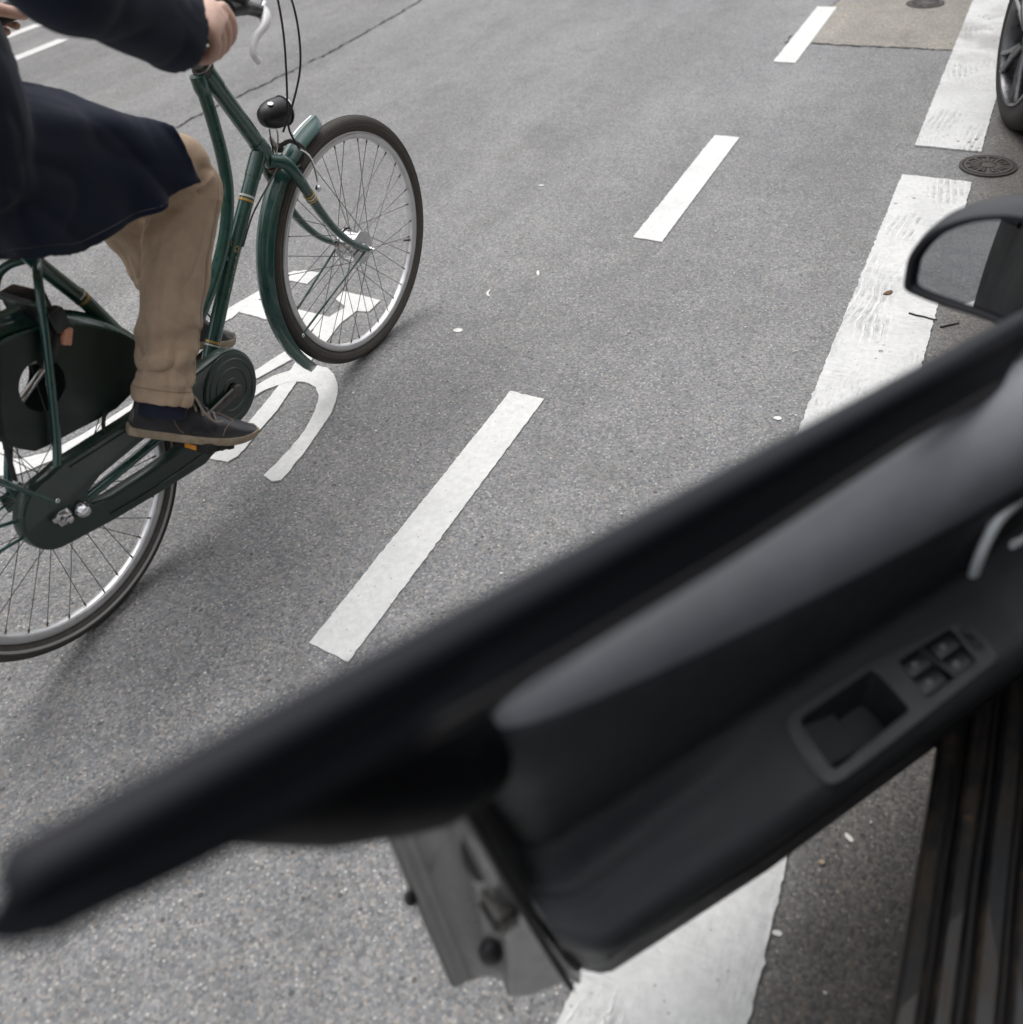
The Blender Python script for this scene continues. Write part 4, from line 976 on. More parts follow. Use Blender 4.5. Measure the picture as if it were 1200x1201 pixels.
# sill with its ridges, seals and tread plate
prof = [(.165, .20), (.140, .27), (.1295, .325), (.1295, .344), (.134, .351), (.150, .353), (.1555, .349), (.1575, .326), (.1635, .326), (.1665, .350), (.171, .354), (.184, .355), (.189, .351), (.1915, .336), (.1995, .337), (.2025, .360), (.207, .364), (.224, .365), (.228, .360), (.230, .350), (.2345, .350), (.237, .370), (.242, .374), (.268, .376)]
sl = MB(); rows = []
for i in range(31):
    y = -.05+1.25*i/30; rows.append([Vector((x+.0012*noise.noise(Vector((y*3, z*20, 0))), y, z)) for x, z in prof])
sl.loft(rows, closed=False); sill = part(sl, 'sill', M['sill'], 30)
for x, z, r in ((.1605, .3335, .0042), (.1955, .3435, .0044), (.2323, .3560, .0030)):
    MB().tube([(x+.0008*math.sin(i*1.3), -.05+1.25*i/24, z) for i in range(25)], r, 8).build('sill_seal', M['seal'], sill)
tp = MB(); tp.loft([[Vector((x, y, z)) for x, z in ((.262, .372), (.264, .381), (.27, .384), (.40, .386), (.43, .37), (.44, .25))] for y in (-.02, .3, .6, .9, 1.15)], closed=False); part(tp, 'tread_plate', M['trim'], 30)
# pillars, roof, panes, bonnet, interior
def strip(pts, r, fl=1.0): m = MB(); m.tube(spline(pts, 6), r, 12, flat=fl); return m
part(strip([(.155, .03, .30), (.15, .02, .60), (.165, .02, .93), (.26, -.01, 1.2), (.40, -.06, 1.41)], .055, .7), 'pillar', M['paintblack'], 60)
part(strip([(.21, 1.38, .93), (.27, 1.10, 1.14), (.42, .70, 1.40)], .035, .8), 'pillar', M['paintblack'], 60)
part(strip([(1.80, 1.38, .93), (1.74, 1.10, 1.14), (1.58, .70, 1.40)], .035, .8), 'pillar', M['paintblack'], 60)
part(strip([(.16, -1.50, .93), (.27, -1.35, 1.2), (.42, -1.15, 1.40)], .09, .5), 'pillar', M['paintblack'], 60)
part(strip([(1.83, -1.50, .93), (1.74, -1.35, 1.2), (1.58, -1.15, 1.40)], .09, .5), 'pillar', M['paintblack'], 60)
rf = MB(); rf.loft([[Vector((x, y, 1.40+.075*math.sin(pi*(x-.38)/1.24)**.6+.02*math.sin(pi*(y+1.2)/1.95) if .38 < x < 1.62 else 1.40)) for x in [.38+1.24*k_/16 for k_ in range(17)]] for y in [-1.2+1.95*i/14 for i in range(15)]], closed=False)
o = part(rf, 'roof', M['paintblack'], 60); bake(o, [('SOLIDIFY', dict(thickness=.03))])
part(MB().add([(.13, -.03, .935), (.145, -1.38, .935), (.36, -1.14, 1.39), (.355, -.09, 1.39)], [(0, 1, 2, 3)]), 'side_window', M['darkglass'], 0)
part(MB().add([(.13+1.73, -1.38, .935), (1.86, 1.30, .935), (1.60, .72, 1.39), (1.62, -1.14, 1.39)], [(0, 1, 2, 3)]), 'side_window', M['darkglass'], 0)
part(MB().add([(.25, 1.42, .95), (1.76, 1.42, .95), (1.56, .73, 1.40), (.44, .73, 1.40)], [(0, 1, 2, 3)]), 'windscreen', M['glass'], 0)
part(MB().add([(.20, -1.64, .95), (1.80, -1.64, .95), (1.56, -1.22, 1.40), (.44, -1.22, 1.40)], [(0, 1, 2, 3)]), 'rear_window', M['darkglass'], 0)
bn = MB(); bn.loft([[Vector((.19+1.61*k_/12, y, z+.03*math.sin(pi*k_/12))) for k_ in range(13)] for y, z in ((1.36, .945), (1.8, .915), (2.3, .86), (2.62, .78), (2.72, .66))], closed=False); part(bn, 'bonnet', M['paintblack'], 60)
bp = MB()
for y0_, s_ in ((2.72, 1), (-1.70, -1)): bp.loft([[Vector((.14+1.74*k_/14, y0_+s_*b_*math.sin(pi*k_/14)**.4, z)) for k_ in range(15)] for z, b_ in ((.22, .03), (.35, .10), (.55, .11), (.68, .05), (.94, -.04))], closed=False)
part(bp, 'bumper', M['paintblack'], 60)
part(MB().box((1.0, .2, .28), (.83, 1.35, .03)), 'floor', M['fabric'], 0)
part(MB().box((1.02, 1.28, .80), (.78, .22, .14), bev=.08), 'dashboard', M['trim'])
for x_ in (.66, 1.36):
    s_ = MB(); s_.box((x_, .38, .50), (.25, .26, .10), bev=.07); s_.box((x_, .05, .86), (.24, .09, .34), Matrix.Rotation(.28, 3, 'X'), bev=.07); s_.box((x_, -.10, 1.28), (.12, .05, .08), bev=.04); part(s_, 'seat', M['fabric'])
part(MB().lathe((.66, 1.0, .86), (0, -1, .35), [(-.01, .18), (.01, .195), (.03, .18), (.01, .165)], 32, True), 'steering_wheel', M['black'])
h_ = MB(); h_.tube(spline([(.106, -.62, .79), (.070, -.65, .80), (.066, -.74, .80), (.070, -.83, .80), (.106, -.86, .79)], 6), .014, 10, flat=.8); part(h_, 'door_handle', M['satin'])
part(MB().ell((.108, -.74, .795), (.012, .075, .045), 16, 10), 'handle_recess', M['seal'])
sm_ = MB(); sm_.tube([(.100, -.5+.0, .30), (.108, -.02, .30)], .006, 8)
def car_wheel(parent, cx, cy, out, R=.315, wd=.20, spin=0.0):
    """out = -1: outer face towards -x"""
    Wm = CI @ Matrix.Translation((cx, cy, R)) if parent is car else Matrix.Translation((cx, cy, R))
    ax = Vector((-out, 0, 0))      # pointing inward, x=0 is the outer face
    rim_r = R*.70
    t = MB().lathe((0, 0, 0), ax, [(.006, rim_r*.985), (.0, rim_r+.012), (-.004, rim_r+.045), (.002, R-.030), (.012, R-.012), (.026, R-.002), (.035, R), (wd-.035, R), (wd-.026, R-.002), (wd-.012, R-.012), (wd, R-.03), (wd+.004, rim_r+.045), (wd, rim_r+.012), (wd-.006, rim_r*.985)], 72, True)
    # tread blocks and grooves
    tyre = t.build('wheel', M['cartyre'], parent, 35, Wm)
    for gx in (.055, .085, .115, .145):
        MB().lathe((0, 0, 0), ax, [(gx-.0045, R+.0009), (gx+.0045, R+.0009), (gx+.0045, R-.003), (gx-.0045, R-.003)], 72, True).build('tread_groove', M['seal'], tyre, 30)
    rb = MB()
    for i in range(54):
        a = 2*pi*i/54+spin
        for x0_, x1_ in ((.022, .05), (.15, .178)):
            e_ = Vector((0, cos(a), sin(a))); f2 = Vector((0, cos(a+.03), sin(a+.03)))
            rb.tube([ax*x0_+e_*(R-(.004 if x0_ < .03 else -.0006)), ax*x1_+f2*(R+(-.004 if x1_ > .17 else .0006))], .0021, 5)
    rb.build('tread_sipe', M['seal'], tyre, 30)
    rim = MB().lathe((0, 0, 0), ax, [(-.001, rim_r+.008), (-.006, rim_r+.004), (-.004, rim_r-.006), (.012, rim_r-.014), (.10, rim_r-.02), (.15, rim_r-.01), (.155, rim_r), (.10, rim_r-.012), (.006, rim_r+.001)], 64, True).build('rim', M['carrim'], tyre, 40)
    MB().lathe(ax*.11, ax, [(0, .001), (.0, .14), (.012, .14), (.012, .001)], 40).build('brake_disc', M['darkmetal'], tyre, 30)
    MB().lathe(ax*.13, ax, [(0, .001), (.0, rim_r-.02), (.012, rim_r-.02), (.012, .001)], 40).build('wheel_back', M['seal'], tyre, 30)
    MB().lathe((0, 0, 0), ax, [(.006, .001), (.008, .035), (.018, .055), (.04, .06), (.06, .03)], 30).build('hub_cap', M['carrim'], tyre, 40)
    for i in range(5):
        a = 2*pi*i/5+spin
        for da in (-.16, .16):
            sp = MB(); e0 = Vector((0, cos(a), sin(a))); e1 = Vector((0, cos(a+da), sin(a+da)))
            sp.tube(spline([e0*.04+ax*.020, e0.lerp(e1, .6)*(rim_r*.55)+ax*.012, e1*(rim_r-.012)+ax*.006, e1*(rim_r-.004)+ax*.012], 5), [.020]*6+[.017]*5+[.014]*5, 8, flat=.62, ref=(1, 0, 0)); sp.build('rim_spoke', M['carrim'], tyre, 60)
    return tyre
car_wheel(car, .205, 2.02, -1, spin=.3); car_wheel(car, .150, -.93, -1, spin=.9)
car_wheel(car, 1.80, 2.02, 1); car_wheel(car, 1.83, -.93, 1)

# ---- the open door: local x = from hinge to lock (u), y = towards the driver (d), z up
HP = Vector((.174, 1.12, 0)); DU = Vector((-.530, -.848, 0)).normalized(); DN = Vector((.848, -.530, 0)).normalized()
DM = frame_matrix(HP, DU, DN, Vector((0, 0, 1)))
def skin_d(z): return -.028*math.sin(pi*min(1, max(0, (z-.28)/.70)))+.010*max(0, (z-.85)/.1)
ds = MB(); rows = []
for i in range(21):
    u = -.01+1.010*i/20; row = []
    for j in range(15):
        z = .30+.612*j/14
        uu = u if u < .9 else u-.016*max(0, .0)
        row.append(Vector((uu, skin_d(z)+.030*0, z)))
    rows.append(row)
ds.loft(rows, closed=False)
door = ds.build('door', M['paintdirty'], car, 50, CI @ DM); bake(door, [('SOLIDIFY', dict(thickness=.010, offset=0))])
door['label'] = 'open driver door with black trim, window frame and wing mirror'
def dpart(mb, name, m_, ang=40): return mb.build(name, m_, door, ang)
def utrim(z): return .868+.085*((max(z, .30)-.30)/.63)**.9
# steel shell at the lock edge
es = MB(); rows = []
for j in range(25):
    z = .302+.630*j/24; ut = utrim(z); b0 = skin_d(z); lo = max(0, 1-(z-.302)/.10)
    wav = .010*math.sin((z-.3)*16)
    hol = .042*max(0, math.sin(pi*min(1, max(0, (z-.36)/.40))))
    cr_ = [(.998, b0-.004), (1.002, b0+.003), (.996, b0+.010), (.980, b0+.013), (.972, b0+.022), (.964-hol*.4, .030), (.955-hol, .044), (.950-hol*.9, .058), (.952-hol*.3, .070), (max(ut+.008, .930), .080), (ut+.010, .090), (ut+.006, .095), (ut-.004, .090), (ut-.03, .05)]
    lf = [0, 0, 0, .003, .018, .040, .055, .060, .056, .046, .036, .028, .02, .01]; kk = max(0, 1-j/9)**1.5
    rows.append(spline([Vector((u, d, z+lf[q_]*kk)) for q_, (u, d) in enumerate(cr_)], 4))
es.loft(rows, closed=False); shell = dpart(es, 'door_shell', M['steel'], 50)
bt = MB(); bt.loft([[Vector((u, d, .304+.01*abs(d)/.1)) for d in (-.010, .02, .05, .08)] for u in (.02, .3, .5, .76)], closed=False); dpart(bt, 'door_underside', M['steel'], 40)
ifl = MB().box((.41, .045, .62), (.38, .030, .25)); dpart(ifl, 'door_core', M['seal'], 0)
lt = MB(); lt.box((.936, .074, .585), (.012, .018, .020), bev=.004); dpart(lt, 'latch', M['darkmetal'])
lt = MB(); lt.box((.9485, .075, .587), (.003, .016, .008), Matrix.Rotation(.35, 3, 'X'), bev=.002); dpart(lt, 'latch_slot', M['seal'])
lt = MB(); lt.ell((.934, .047, .655), (.018, .011, .055), 18, 12); dpart(lt, 'edge_plug', M['seal'])
lt = MB(); lt.ell((.946, .038, .415), (.018, .014, .024), 16, 10); dpart(lt, 'edge_plug', M['seal'])
dpart(MB().tube([(utrim(z)+.008, .099, z) for z in [.34+.55*i/20 for i in range(21)]], .0040, 8), 'door_seal', M['seal'])
dpart(MB().ell((1.004, skin_d(.515)+.004, .515), (.008, .008, .014), 10, 8), 'edge_clip', M['seal'])

oh = MB(); oh.tube(spline([(.70, skin_d(.80)-.006, .800), (.725, skin_d(.8)-.036, .806), (.80, skin_d(.8)-.042, .808), (.875, skin_d(.8)-.036, .806), (.90, skin_d(.80)-.006, .800)], 6), .013, 10, flat=.8); dpart(oh, 'outer_handle', M['black'], 60)
dpart(MB().ell((.80, skin_d(.8)-.004, .800), (.072, .008, .036), 18, 10), 'handle_recess', M['seal'], 60)
dpart(MB().box((.5, skin_d(.52)-.006, .52), (.47, .006, .022), bev=.004), 'rubbing_strip', M['black'])
# trim panel
SEC = [(.030, .950), (.060, .958), (.088, .957), (.112, .948), (.129, .930), (.138, .905), (.140, .880), (.134, .850), (.124, .815), (.113, .775), (.102, .738), (.093, .708), (.088, .690), (.088, .676), (.096, .668), (.110, .664), (.130, .660), (.150, .656), (.168, .652), (.180, .646), (.187, .634), (.188, .618), (.184, .600), (.174, .575), (.160, .535), (.146, .490), (.134, .435), (.124, .372), (.116, .318), (.108, .297), (.090, .287), (.060, .285)]
def sec_at(u):
    """the section changes along the door: armrest narrows towards the lock, bulges at the grip"""
    out = []
    a = max(0, (u-.62)/.25)
    b = max(0, (.30-u)/.30)
    for i, (d, z) in enumerate(SEC):
        if 12 <= i <= 24:
            w_ = math.sin(pi*(i-12)/12*.5+.0) if i < 18 else 1
            d2 = d - a*.020*(1 if i > 16 else .3); z2 = z + a*(-.045 if i > 14 else -.02*(i-11)/3)
            z2 += b*(.085 if i < 20 else .05*max(0, (25-i)/5)); d2 -= b*.020
            d, z = d2, z2
        elif i > 24: d -= a*.012
        elif 8 <= i < 12: z += -a*.015*(i-7)/4 + b*.05*(i-7)/4
        out.append((d, z))
    return out
tr_rows = []; NU = 66
for i in range(NU+1):
    t = i/NU; u_nom = .015+.905*t; se = sec_at(u_nom); row = []
    # densify the profile
    pr = spline([(d, z, 0) for d, z in se], 4)
    for q in pr:
        ue = utrim(q.y)-.005; u = .015+(ue-.015)*t
        dd = q.x
        zz = q.y
        if t > .80 and zz > .62: f5 = ((t-.80)/.20)**2*min(1, (zz-.62)/.15); zz -= .045*f5; dd -= .035*f5*min(1, dd/.08)
        if t > .95: dd -= .035*((t-.95)/.05)**2
        row.append(Vector((u, dd, zz)))
    tr_rows.append(row)
BEZ = [(.604, .113), (.590, .106), (.470, .109), (.428, .115), (.362, .124), (.350, .131), (.345, .150), (.347, .172), (.357, .178), (.480, .182), (.600, .185), (.611, .179), (.609, .140)]
def inside(p, poly):
    r = False; n = len(poly)
    for i in range(n):
        (x1, y1), (x2, y2) = poly[i], poly[i-1]
        if (y1 > p[1]) != (y2 > p[1]) and p[0] < (x2-x1)*(p[1]-y1)/(y2-y1)+x1: r = not r
    return r
bzc = (sum(p[0] for p in BEZ)/len(BEZ), sum(p[1] for p in BEZ)/len(BEZ)); BEZS = [(bzc[0]+(p[0]-bzc[0])*.94, bzc[1]+(p[1]-bzc[1])*.86) for p in BEZ]
NV = len(tr_rows[0]); vs = [p for r in tr_rows for p in r]; fs_b = []
for i in range(NU):
    for k_ in range(NV-1):
        f4 = (i*NV+k_, i*NV+k_+1, (i+1)*NV+k_+1, (i+1)*NV+k_); c_ = sum((vs[q] for q in f4), Vector())/4
        if .60 < c_.z < .72 and inside((c_.x, c_.y), BEZS): continue
        fs_b.append(f4)
dpart(MB().add(vs, fs_b), 'trim_panel', M['trim'], 60)
# sky sheen painted as a paler raised strip along the top, tapering towards the lock
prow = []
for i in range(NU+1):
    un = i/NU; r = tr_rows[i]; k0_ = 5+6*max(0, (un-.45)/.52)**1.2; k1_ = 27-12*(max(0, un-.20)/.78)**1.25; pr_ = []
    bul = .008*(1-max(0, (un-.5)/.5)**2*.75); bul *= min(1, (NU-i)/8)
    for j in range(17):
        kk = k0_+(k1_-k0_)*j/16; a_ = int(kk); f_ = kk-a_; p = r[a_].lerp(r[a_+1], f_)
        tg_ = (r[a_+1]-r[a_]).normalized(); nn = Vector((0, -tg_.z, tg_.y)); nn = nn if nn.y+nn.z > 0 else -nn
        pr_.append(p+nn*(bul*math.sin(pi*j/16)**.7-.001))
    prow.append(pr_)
pm = MB(); pm.loft(prow, closed=False); dpart(pm, 'trim_sheen', M['trimsheen'], 80)
# raised piping line along the armrest and lower map-pocket crease
cr2 = [r[4*26+1]+Vector((0, .0008, 0)) for r in tr_rows[6:-3]]; dpart(MB().tube(cr2, .0020, 6), 'trim_crease', M['seal'])
# switch bezel: follows the armrest's slope
def bz(u, d): return .6605+(.656-.664)*(d-.110)/.04*1.05+.0022
def warp(me, dz=0):
    for v in me.vertices: v.co = Vector((v.co.x, v.co.y, bz(v.co.x, v.co.y)+v.co.z+dz))
    return me
def rrect(pts, r=.008, n=5):
    out = []
    m = len(pts)
    for i in range(m):
        p = Vector((*pts[i], 0)); a = (Vector((*pts[i-1], 0))-p); b = (Vector((*pts[(i+1) % m], 0))-p)
        ra = min(r, a.length*.45); rb2 = min(r, b.length*.45)
        for k_ in range(n+1):
            t = k_/n; q = (p+a.normalized()*ra)*(1-t)**2 + p*2*t*(1-t) + (p+b.normalized()*rb2)*t*t; out.append((q.x, q.y))
    return out
POCK = rrect([(.588, .1155), (.476, .1145), (.478, .170), (.597, .1755)], .009)
SWH = rrect([(.449, .1225), (.365, .1245), (.3745, .1690), (.455, .1705)], .005)
bme = warp(fill2d('switch_bezel', [rrect(BEZ, .012), POCK, SWH], .003, .0015)); link('switch_bezel', bme, M['bezel'], door)
def pit(poly, depth, name, shrink=.93):
    c0 = sum(p[0] for p in poly)/len(poly); c1 = sum(p[1] for p in poly)/len(poly)
    m = MB(); r0_ = [Vector((x, y, bz(x, y))) for x, y in poly]; r1_ = [Vector((c0+(x-c0)*shrink, c1+(y-c1)*shrink, bz(x, y)-depth)) for x, y in poly]
    m.loft([r0_, r1_], cap=False); m.add(r1_, [tuple(range(len(r1_)))]); return dpart(m, name, M['trim'], 30)
pit(POCK, .060, 'pull_pocket'); pit(SWH, .012, 'switch_well', .985)
gp_ = MB(); gp_.loft([[Vector((.583-.052*t, .1175, bz(.55, .13)-.012-.02*t)), Vector((.590-.050*t, .160, bz(.55, .16)-.022-.012*t)), Vector((.590-.050*t, .160, bz(.55, .16)-.055)), Vector((.583-.052*t, .1175, bz(.55, .13)-.055))] for t in (0, .5, 1)]); dpart(gp_, 'pull_grip', M['bezel'], 30)
for i, (u, d) in enumerate(((.4315, .1355), (.4345, .1575), (.3885, .1365), (.3925, .1580))):
    zt = bz(u, d); kx = MB(); kx.box((u, d, zt-.004), (.0165, .0098, .0045), Matrix.Rotation(-.16, 3, 'X'), bev=.0022); dpart(kx, 'window_switch', M['switch'])
    dpart(MB().box((u+.004, d, zt+.0012), (.0030, .0026, .0003), Matrix.Rotation(-.16, 3, 'X')), 'switch_icon', M['icon'], 0)
dpart(MB().box((.4105, .1465, bz(.41, .1465)-.001), (.0035, .0225, .0028), Matrix.Rotation(.06, 3, 'Z'), bev=.001), 'switch_divider', M['bezel'])
rg3 = rrect([(.352, .134), (.3625, .1325), (.3665, .160), (.356, .1615)], .005); mm = MB(); mm.tube([Vector((x, y, bz(x, y)+.0035)) for x, y in rg3], .0011, 6, loop=True); dpart(mm, 'lock_switch_ring', M['seal'])
dpart(MB().box((.3592, .147, bz(.359, .147)+.0035), (.0032, .0105, .0014), Matrix.Rotation(.13, 3, 'Z'), bev=.0012), 'lock_switch', M['switch'])
# inner release handle in its cup
HANDLEPTS = [(.366, .128, .752), (.373, .131, .775), (.374, .132, .800), (.366, .131, .826), (.345, .128, .832), (.30, .122, .828), (.24, .116, .82)]
dpart(MB().ell((.285, .096, .785), (.085, .024, .046), 24, 14), 'handle_cup', M['seal'], 60)
dpart(MB().tube(spline(HANDLEPTS, 7), .0065, 10, flat=.8), 'release_handle', M['satin'], 60)
dpart(MB().tube(spline([(.312, .130, .763), (.290, .130, .760), (.24, .122, .765)], 6), .006, 10, flat=.6), 'release_lever', M['satin'], 60)

# window frame: upper bar, rear post, pane and belt seals
def bar_d(z): return .137+.85*(z-1.1)
bu = [(-.02, .935), (.12, .955), (.25, .985), (.45, 1.045), (.65, 1.098), (.85, 1.147), (1.0, 1.182), (1.08, 1.199), (1.140, 1.207)]
pts = spline([(u, bar_d(z)+.002, z-.009) for u, z in bu], 6); NP = len(pts)
BW = [(-.03, .060), (.25, .060), (.55, .046), (.77, .050), (.92, .046), (1.0, .042), (1.06, .038), (1.09, .034), (1.135, .026), (1.17, .022)]
def bar_w(i):
    u = pts[i].x
    for (u1, w1), (u2, w2) in zip(BW, BW[1:]):
        if u1 <= u <= u2: return w1+(w2-w1)*(u-u1)/(u2-u1)
    return BW[-1][1]
# painted outer rail: rounded top edge
wf = MB(); rings = []
for i, p in enumerate(pts):
    rings.append([p + Vector((0, .011*cos(2*pi*k_/16)-.002, .008*sin(2*pi*k_/16)-.006)) for k_ in range(16)])
rings.append([sum(rings[-1], Vector())/16+(q-sum(rings[-1], Vector())/16)*.3+Vector((.006, 0, 0)) for q in rings[-1]]); wf.loft(rings); frm = dpart(wf, 'window_frame', M['rail'], 60)
# inner face of the rail with its rubber lip, standing upright towards the driver
wi = MB(); rings = []
for i, p in enumerate(pts):
    ww = bar_w(i)*(1 if i < NP-3 else .86); o_ = [(.004, -.008), (.009, -.014), (.011, -.026), (.013, -ww*.6), (.018, -ww*.78), (.018, -ww*.92), (.012, -ww), (.002, -ww), (-.008, -ww*.9), (-.010, -.03), (-.006, -.012)]
    rings.append([p+Vector((0, a_, b_)) for a_, b_ in o_])
for k_ in (.8, .45, .1):
    lr = rings[-1]; cc_ = sum(lr, Vector())/len(lr); rings.append([cc_+(q-cc_)*k_+Vector((.008, 0, 0)) for q in lr])
wi.loft(rings); dpart(wi, 'frame_lining', M['lining'], 60)
rp = MB(); rpp = spline([(1.122, bar_d(1.195)+.004, 1.178), (1.105, bar_d(1.15)+.012, 1.133), (1.080, bar_d(1.07)+.026, 1.05), (1.025, .096, .962), (.965, .074, .900), (.925, .070, .885), (.885, .066, .895)], 6)
rp.tube(rpp, lerp_list([.012, .015, .026, .048, .058, .052, .02], len(rpp)), 14, flat=1.2, ref=(0, .758, -.652)); dpart(rp, 'window_post', M['lining'], 60)
dpart(MB().tube([p+Vector((0, .014, -bar_w(i)*.86)) for i, p in enumerate(pts)], [.0065 if pts[i].x < 1.0 else .004 for i in range(NP)], 8), 'window_seal', M['seal'])
wp = MB(); rows = []
for i in range(15):
    u = .20+.85*i/14; zt = None
    for (u1, z1), (u2, z2) in zip(bu, bu[1:]):
        if u1 <= u <= u2: zt = z1+(z2-z1)*(u-u1)/(u2-u1)
    rows.append([Vector((min(u, .97+.15*t), .022+(bar_d(zt)-.003-.022)*t, .94+(zt-.045-.94)*t)) for t in (0, .33, .66, 1)])
wp.loft(rows, closed=False); dpart(wp, 'window_pane', M['glass'], 60)
dpart(MB().box((.47, .030, .936), (.46, .008, .010), bev=.004), 'belt_seal', M['seal'])
dpart(MB().box((.47, .010, .916), (.46, .010, .008), bev=.004), 'belt_strip', M['framegloss'])
# mirror triangle and wing mirror (its opening faces straight back along the car)
D_in = DM.inverted()
def W2D(x, y, z): return D_in @ Vector((x, y, z))
outl = [(-.0987, -.040), (-.0982, -.0042), (-.0792, .0321), (-.0446, .0581), (-.0093, .0709), (.0175, .0745), (.05, .072), (.078, .060), (.090, .035), (.092, -.02), (.085, -.060), (.0567, -.0694), (.0051, -.0637), (-.0484, -.0601), (-.0917, -.0528)]
outl = [(p.x, p.y) for p in spline([(x, z, 0) for x, z in outl]+[(outl[0][0], outl[0][1], 0)], 4)[:-1]]
MC = Vector((.035, 1.10, .905)); MT = Vector((.967, -.25, 0)).normalized(); MN = Vector((-.25, -.967, 0)).normalized()
def scaled(k_, dep, dx=0): return [D_in @ (MC + MT*((x+.003)*k_-.003+dx) + Vector((0, 0, (z-.003)*k_+.003)) - MN*dep) for x, z in outl]
mh = MB(); mh.loft([scaled(.83, .030), scaled(.835, .006), scaled(.90, -.003), scaled(.975, -.002), scaled(1.0, .005), scaled(1.02, .025), scaled(1.0, .05), scaled(.90, .078, .004), scaled(.68, .098, .008), scaled(.30, .106, .01)]); dpart(mh, 'mirror_housing', M['framegloss'], 60)
gn = (MN + Vector((0, 0, .085)) + MT*.0).normalized(); gx = MT; gz = gn.cross(gx)
if gz.z < 0: gz = -gz
gm = MB(); gv = [D_in @ (MC - MN*.008 + gx*((x+.003)*.826-.003) + gz*((z-.003)*.826+.003)) for x, z in outl]
gb = [p+(D_in.to_3x3() @ (-MN*.004)) for p in gv]; gm.loft([gv, gb]); dpart(gm, 'mirror_glass', M['mirror'], 30)
ma = MB(); ma.tube([W2D(.09, 1.14, .872), W2D(.135, 1.125, .885), W2D(.185, 1.095, .905)], [.030, .024, .030], 14, flat=.6); dpart(ma, 'mirror_arm', M['black'], 60)
tri = MB(); tri.loft([[Vector((.02, -.012, .925)), Vector((.02, .055, .945)), Vector((.02, .055, .955)), Vector((.02, -.008, .958))], [Vector((.21, -.012, .925)), Vector((.21, .052, .945)), Vector((.21, .056, .975)), Vector((.21, .02, .985))]]); dpart(tri, 'mirror_base', M['trim'], 30)

# ------------------------------------------------------------------ the car parked ahead
PR_ = Vector((.90, 5.6, 0)); car2 = empty('car', PR_); tag(car2, 'dark grey parked car ahead with silver spoked wheel on the white stripe', 'car')
M['paintgrey'] = mat('car_paint_grey', (.06, .062, .066), .3, coat=1, coat_rough=.04, var=.1, vscale=3)
CI2 = Matrix.Translation(-PR_)
def part2(mb, name, m_, ang=60): return mb.build(name, m_, car2, ang, CI2)
X0 = -.012
_w = car_wheel(car2, X0, 4.235, -1, R=.320, wd=.215, spin=.62); _w.matrix_local = CI2 @ Matrix.Translation((.018, 4.12, .320)) @ Matrix.Rotation(rad(18), 4, 'Z')
_w = car_wheel(car2, X0, 6.90, -1, R=.325, wd=.215); _w.matrix_local = CI2 @ Matrix.Translation((X0, 6.90, .325))
_w = car_wheel(car2, 1.80, 4.235, 1, R=.325, wd=.215); _w.matrix_local = CI2 @ Matrix.Translation((1.80, 4.235, .325))
_w = car_wheel(car2, 1.80, 6.90, 1, R=.325, wd=.215); _w.matrix_local = CI2 @ Matrix.Translation((1.80, 6.90, .325))
def panel2(x0, sgn):
    m = MB(); rows = []
    for i in range(81):
        y = 3.56+4.1*i/80; zl = .25
        for ac in (4.15, 6.90):
            if abs(y-ac) < .40: zl = max(zl, .33+math.sqrt(.40**2-(y-ac)**2)*.98)
        row = []
        for j in range(11):
            z = zl+(.95-zl)*j/10; tt = (z-.25)/.70
            row.append(Vector((x0+sgn*(.04*(1-math.sin(pi*min(1, tt*1.05)))+(.10*max(0, (3.95-y)/.4)**2 if y < 3.95 else 0)+.06*max(0, tt-.7)), y, z)))
        rows.append(row)
    return m.loft(rows, closed=False)
part2(panel2(.060, 1), 'side_panel', M['paintgrey']); part2(panel2(1.80, -1), 'side_panel', M['paintgrey'])
lip = MB(); lip.tube([(.070, 4.15+.402*cos(a), .335+.395*sin(a)) for a in [pi*i/30 for i in range(31)]], .010, 8); part2(lip, 'arch_lip', M['paintgrey'])
sk3 = MB(); sk3.box((.095, 5.565, .235), (.030, .93, .045), bev=.015); part2(sk3, 'side_skirt', M['black'])
bo = MB(); bo.loft([[Vector((.10+1.62*k_/12, y, z+.03*math.sin(pi*k_/12))) for k_ in range(13)] for y, z in ((3.5, .30), (3.44, .55), (3.50, .93), (3.58, .98), (4.0, 1.28), (4.4, 1.42), (5.6, 1.46), (6.1, 1.36), (6.6, 1.0), (7.3, .92), (7.66, .75), (7.72, .35))], closed=False); part2(bo, 'body_shell', M['paintgrey'])
for x_, s_ in ((.12, 1), (1.70, -1)):
    part2(MB().add([(x_, 3.75, .95), (x_, 6.55, .95), (x_+.24*s_, 5.9, 1.40), (x_+.24*s_, 4.3, 1.40)], [(0, 1, 2, 3)]), 'side_window', M['darkglass'], 0)
part2(MB().box((.93, 5.6, .30), (.80, 1.9, .04)), 'floor', M['seal'], 0)
wl = MB(); wl.box((.20, 4.235, .52), (.10, .35, .24)); 

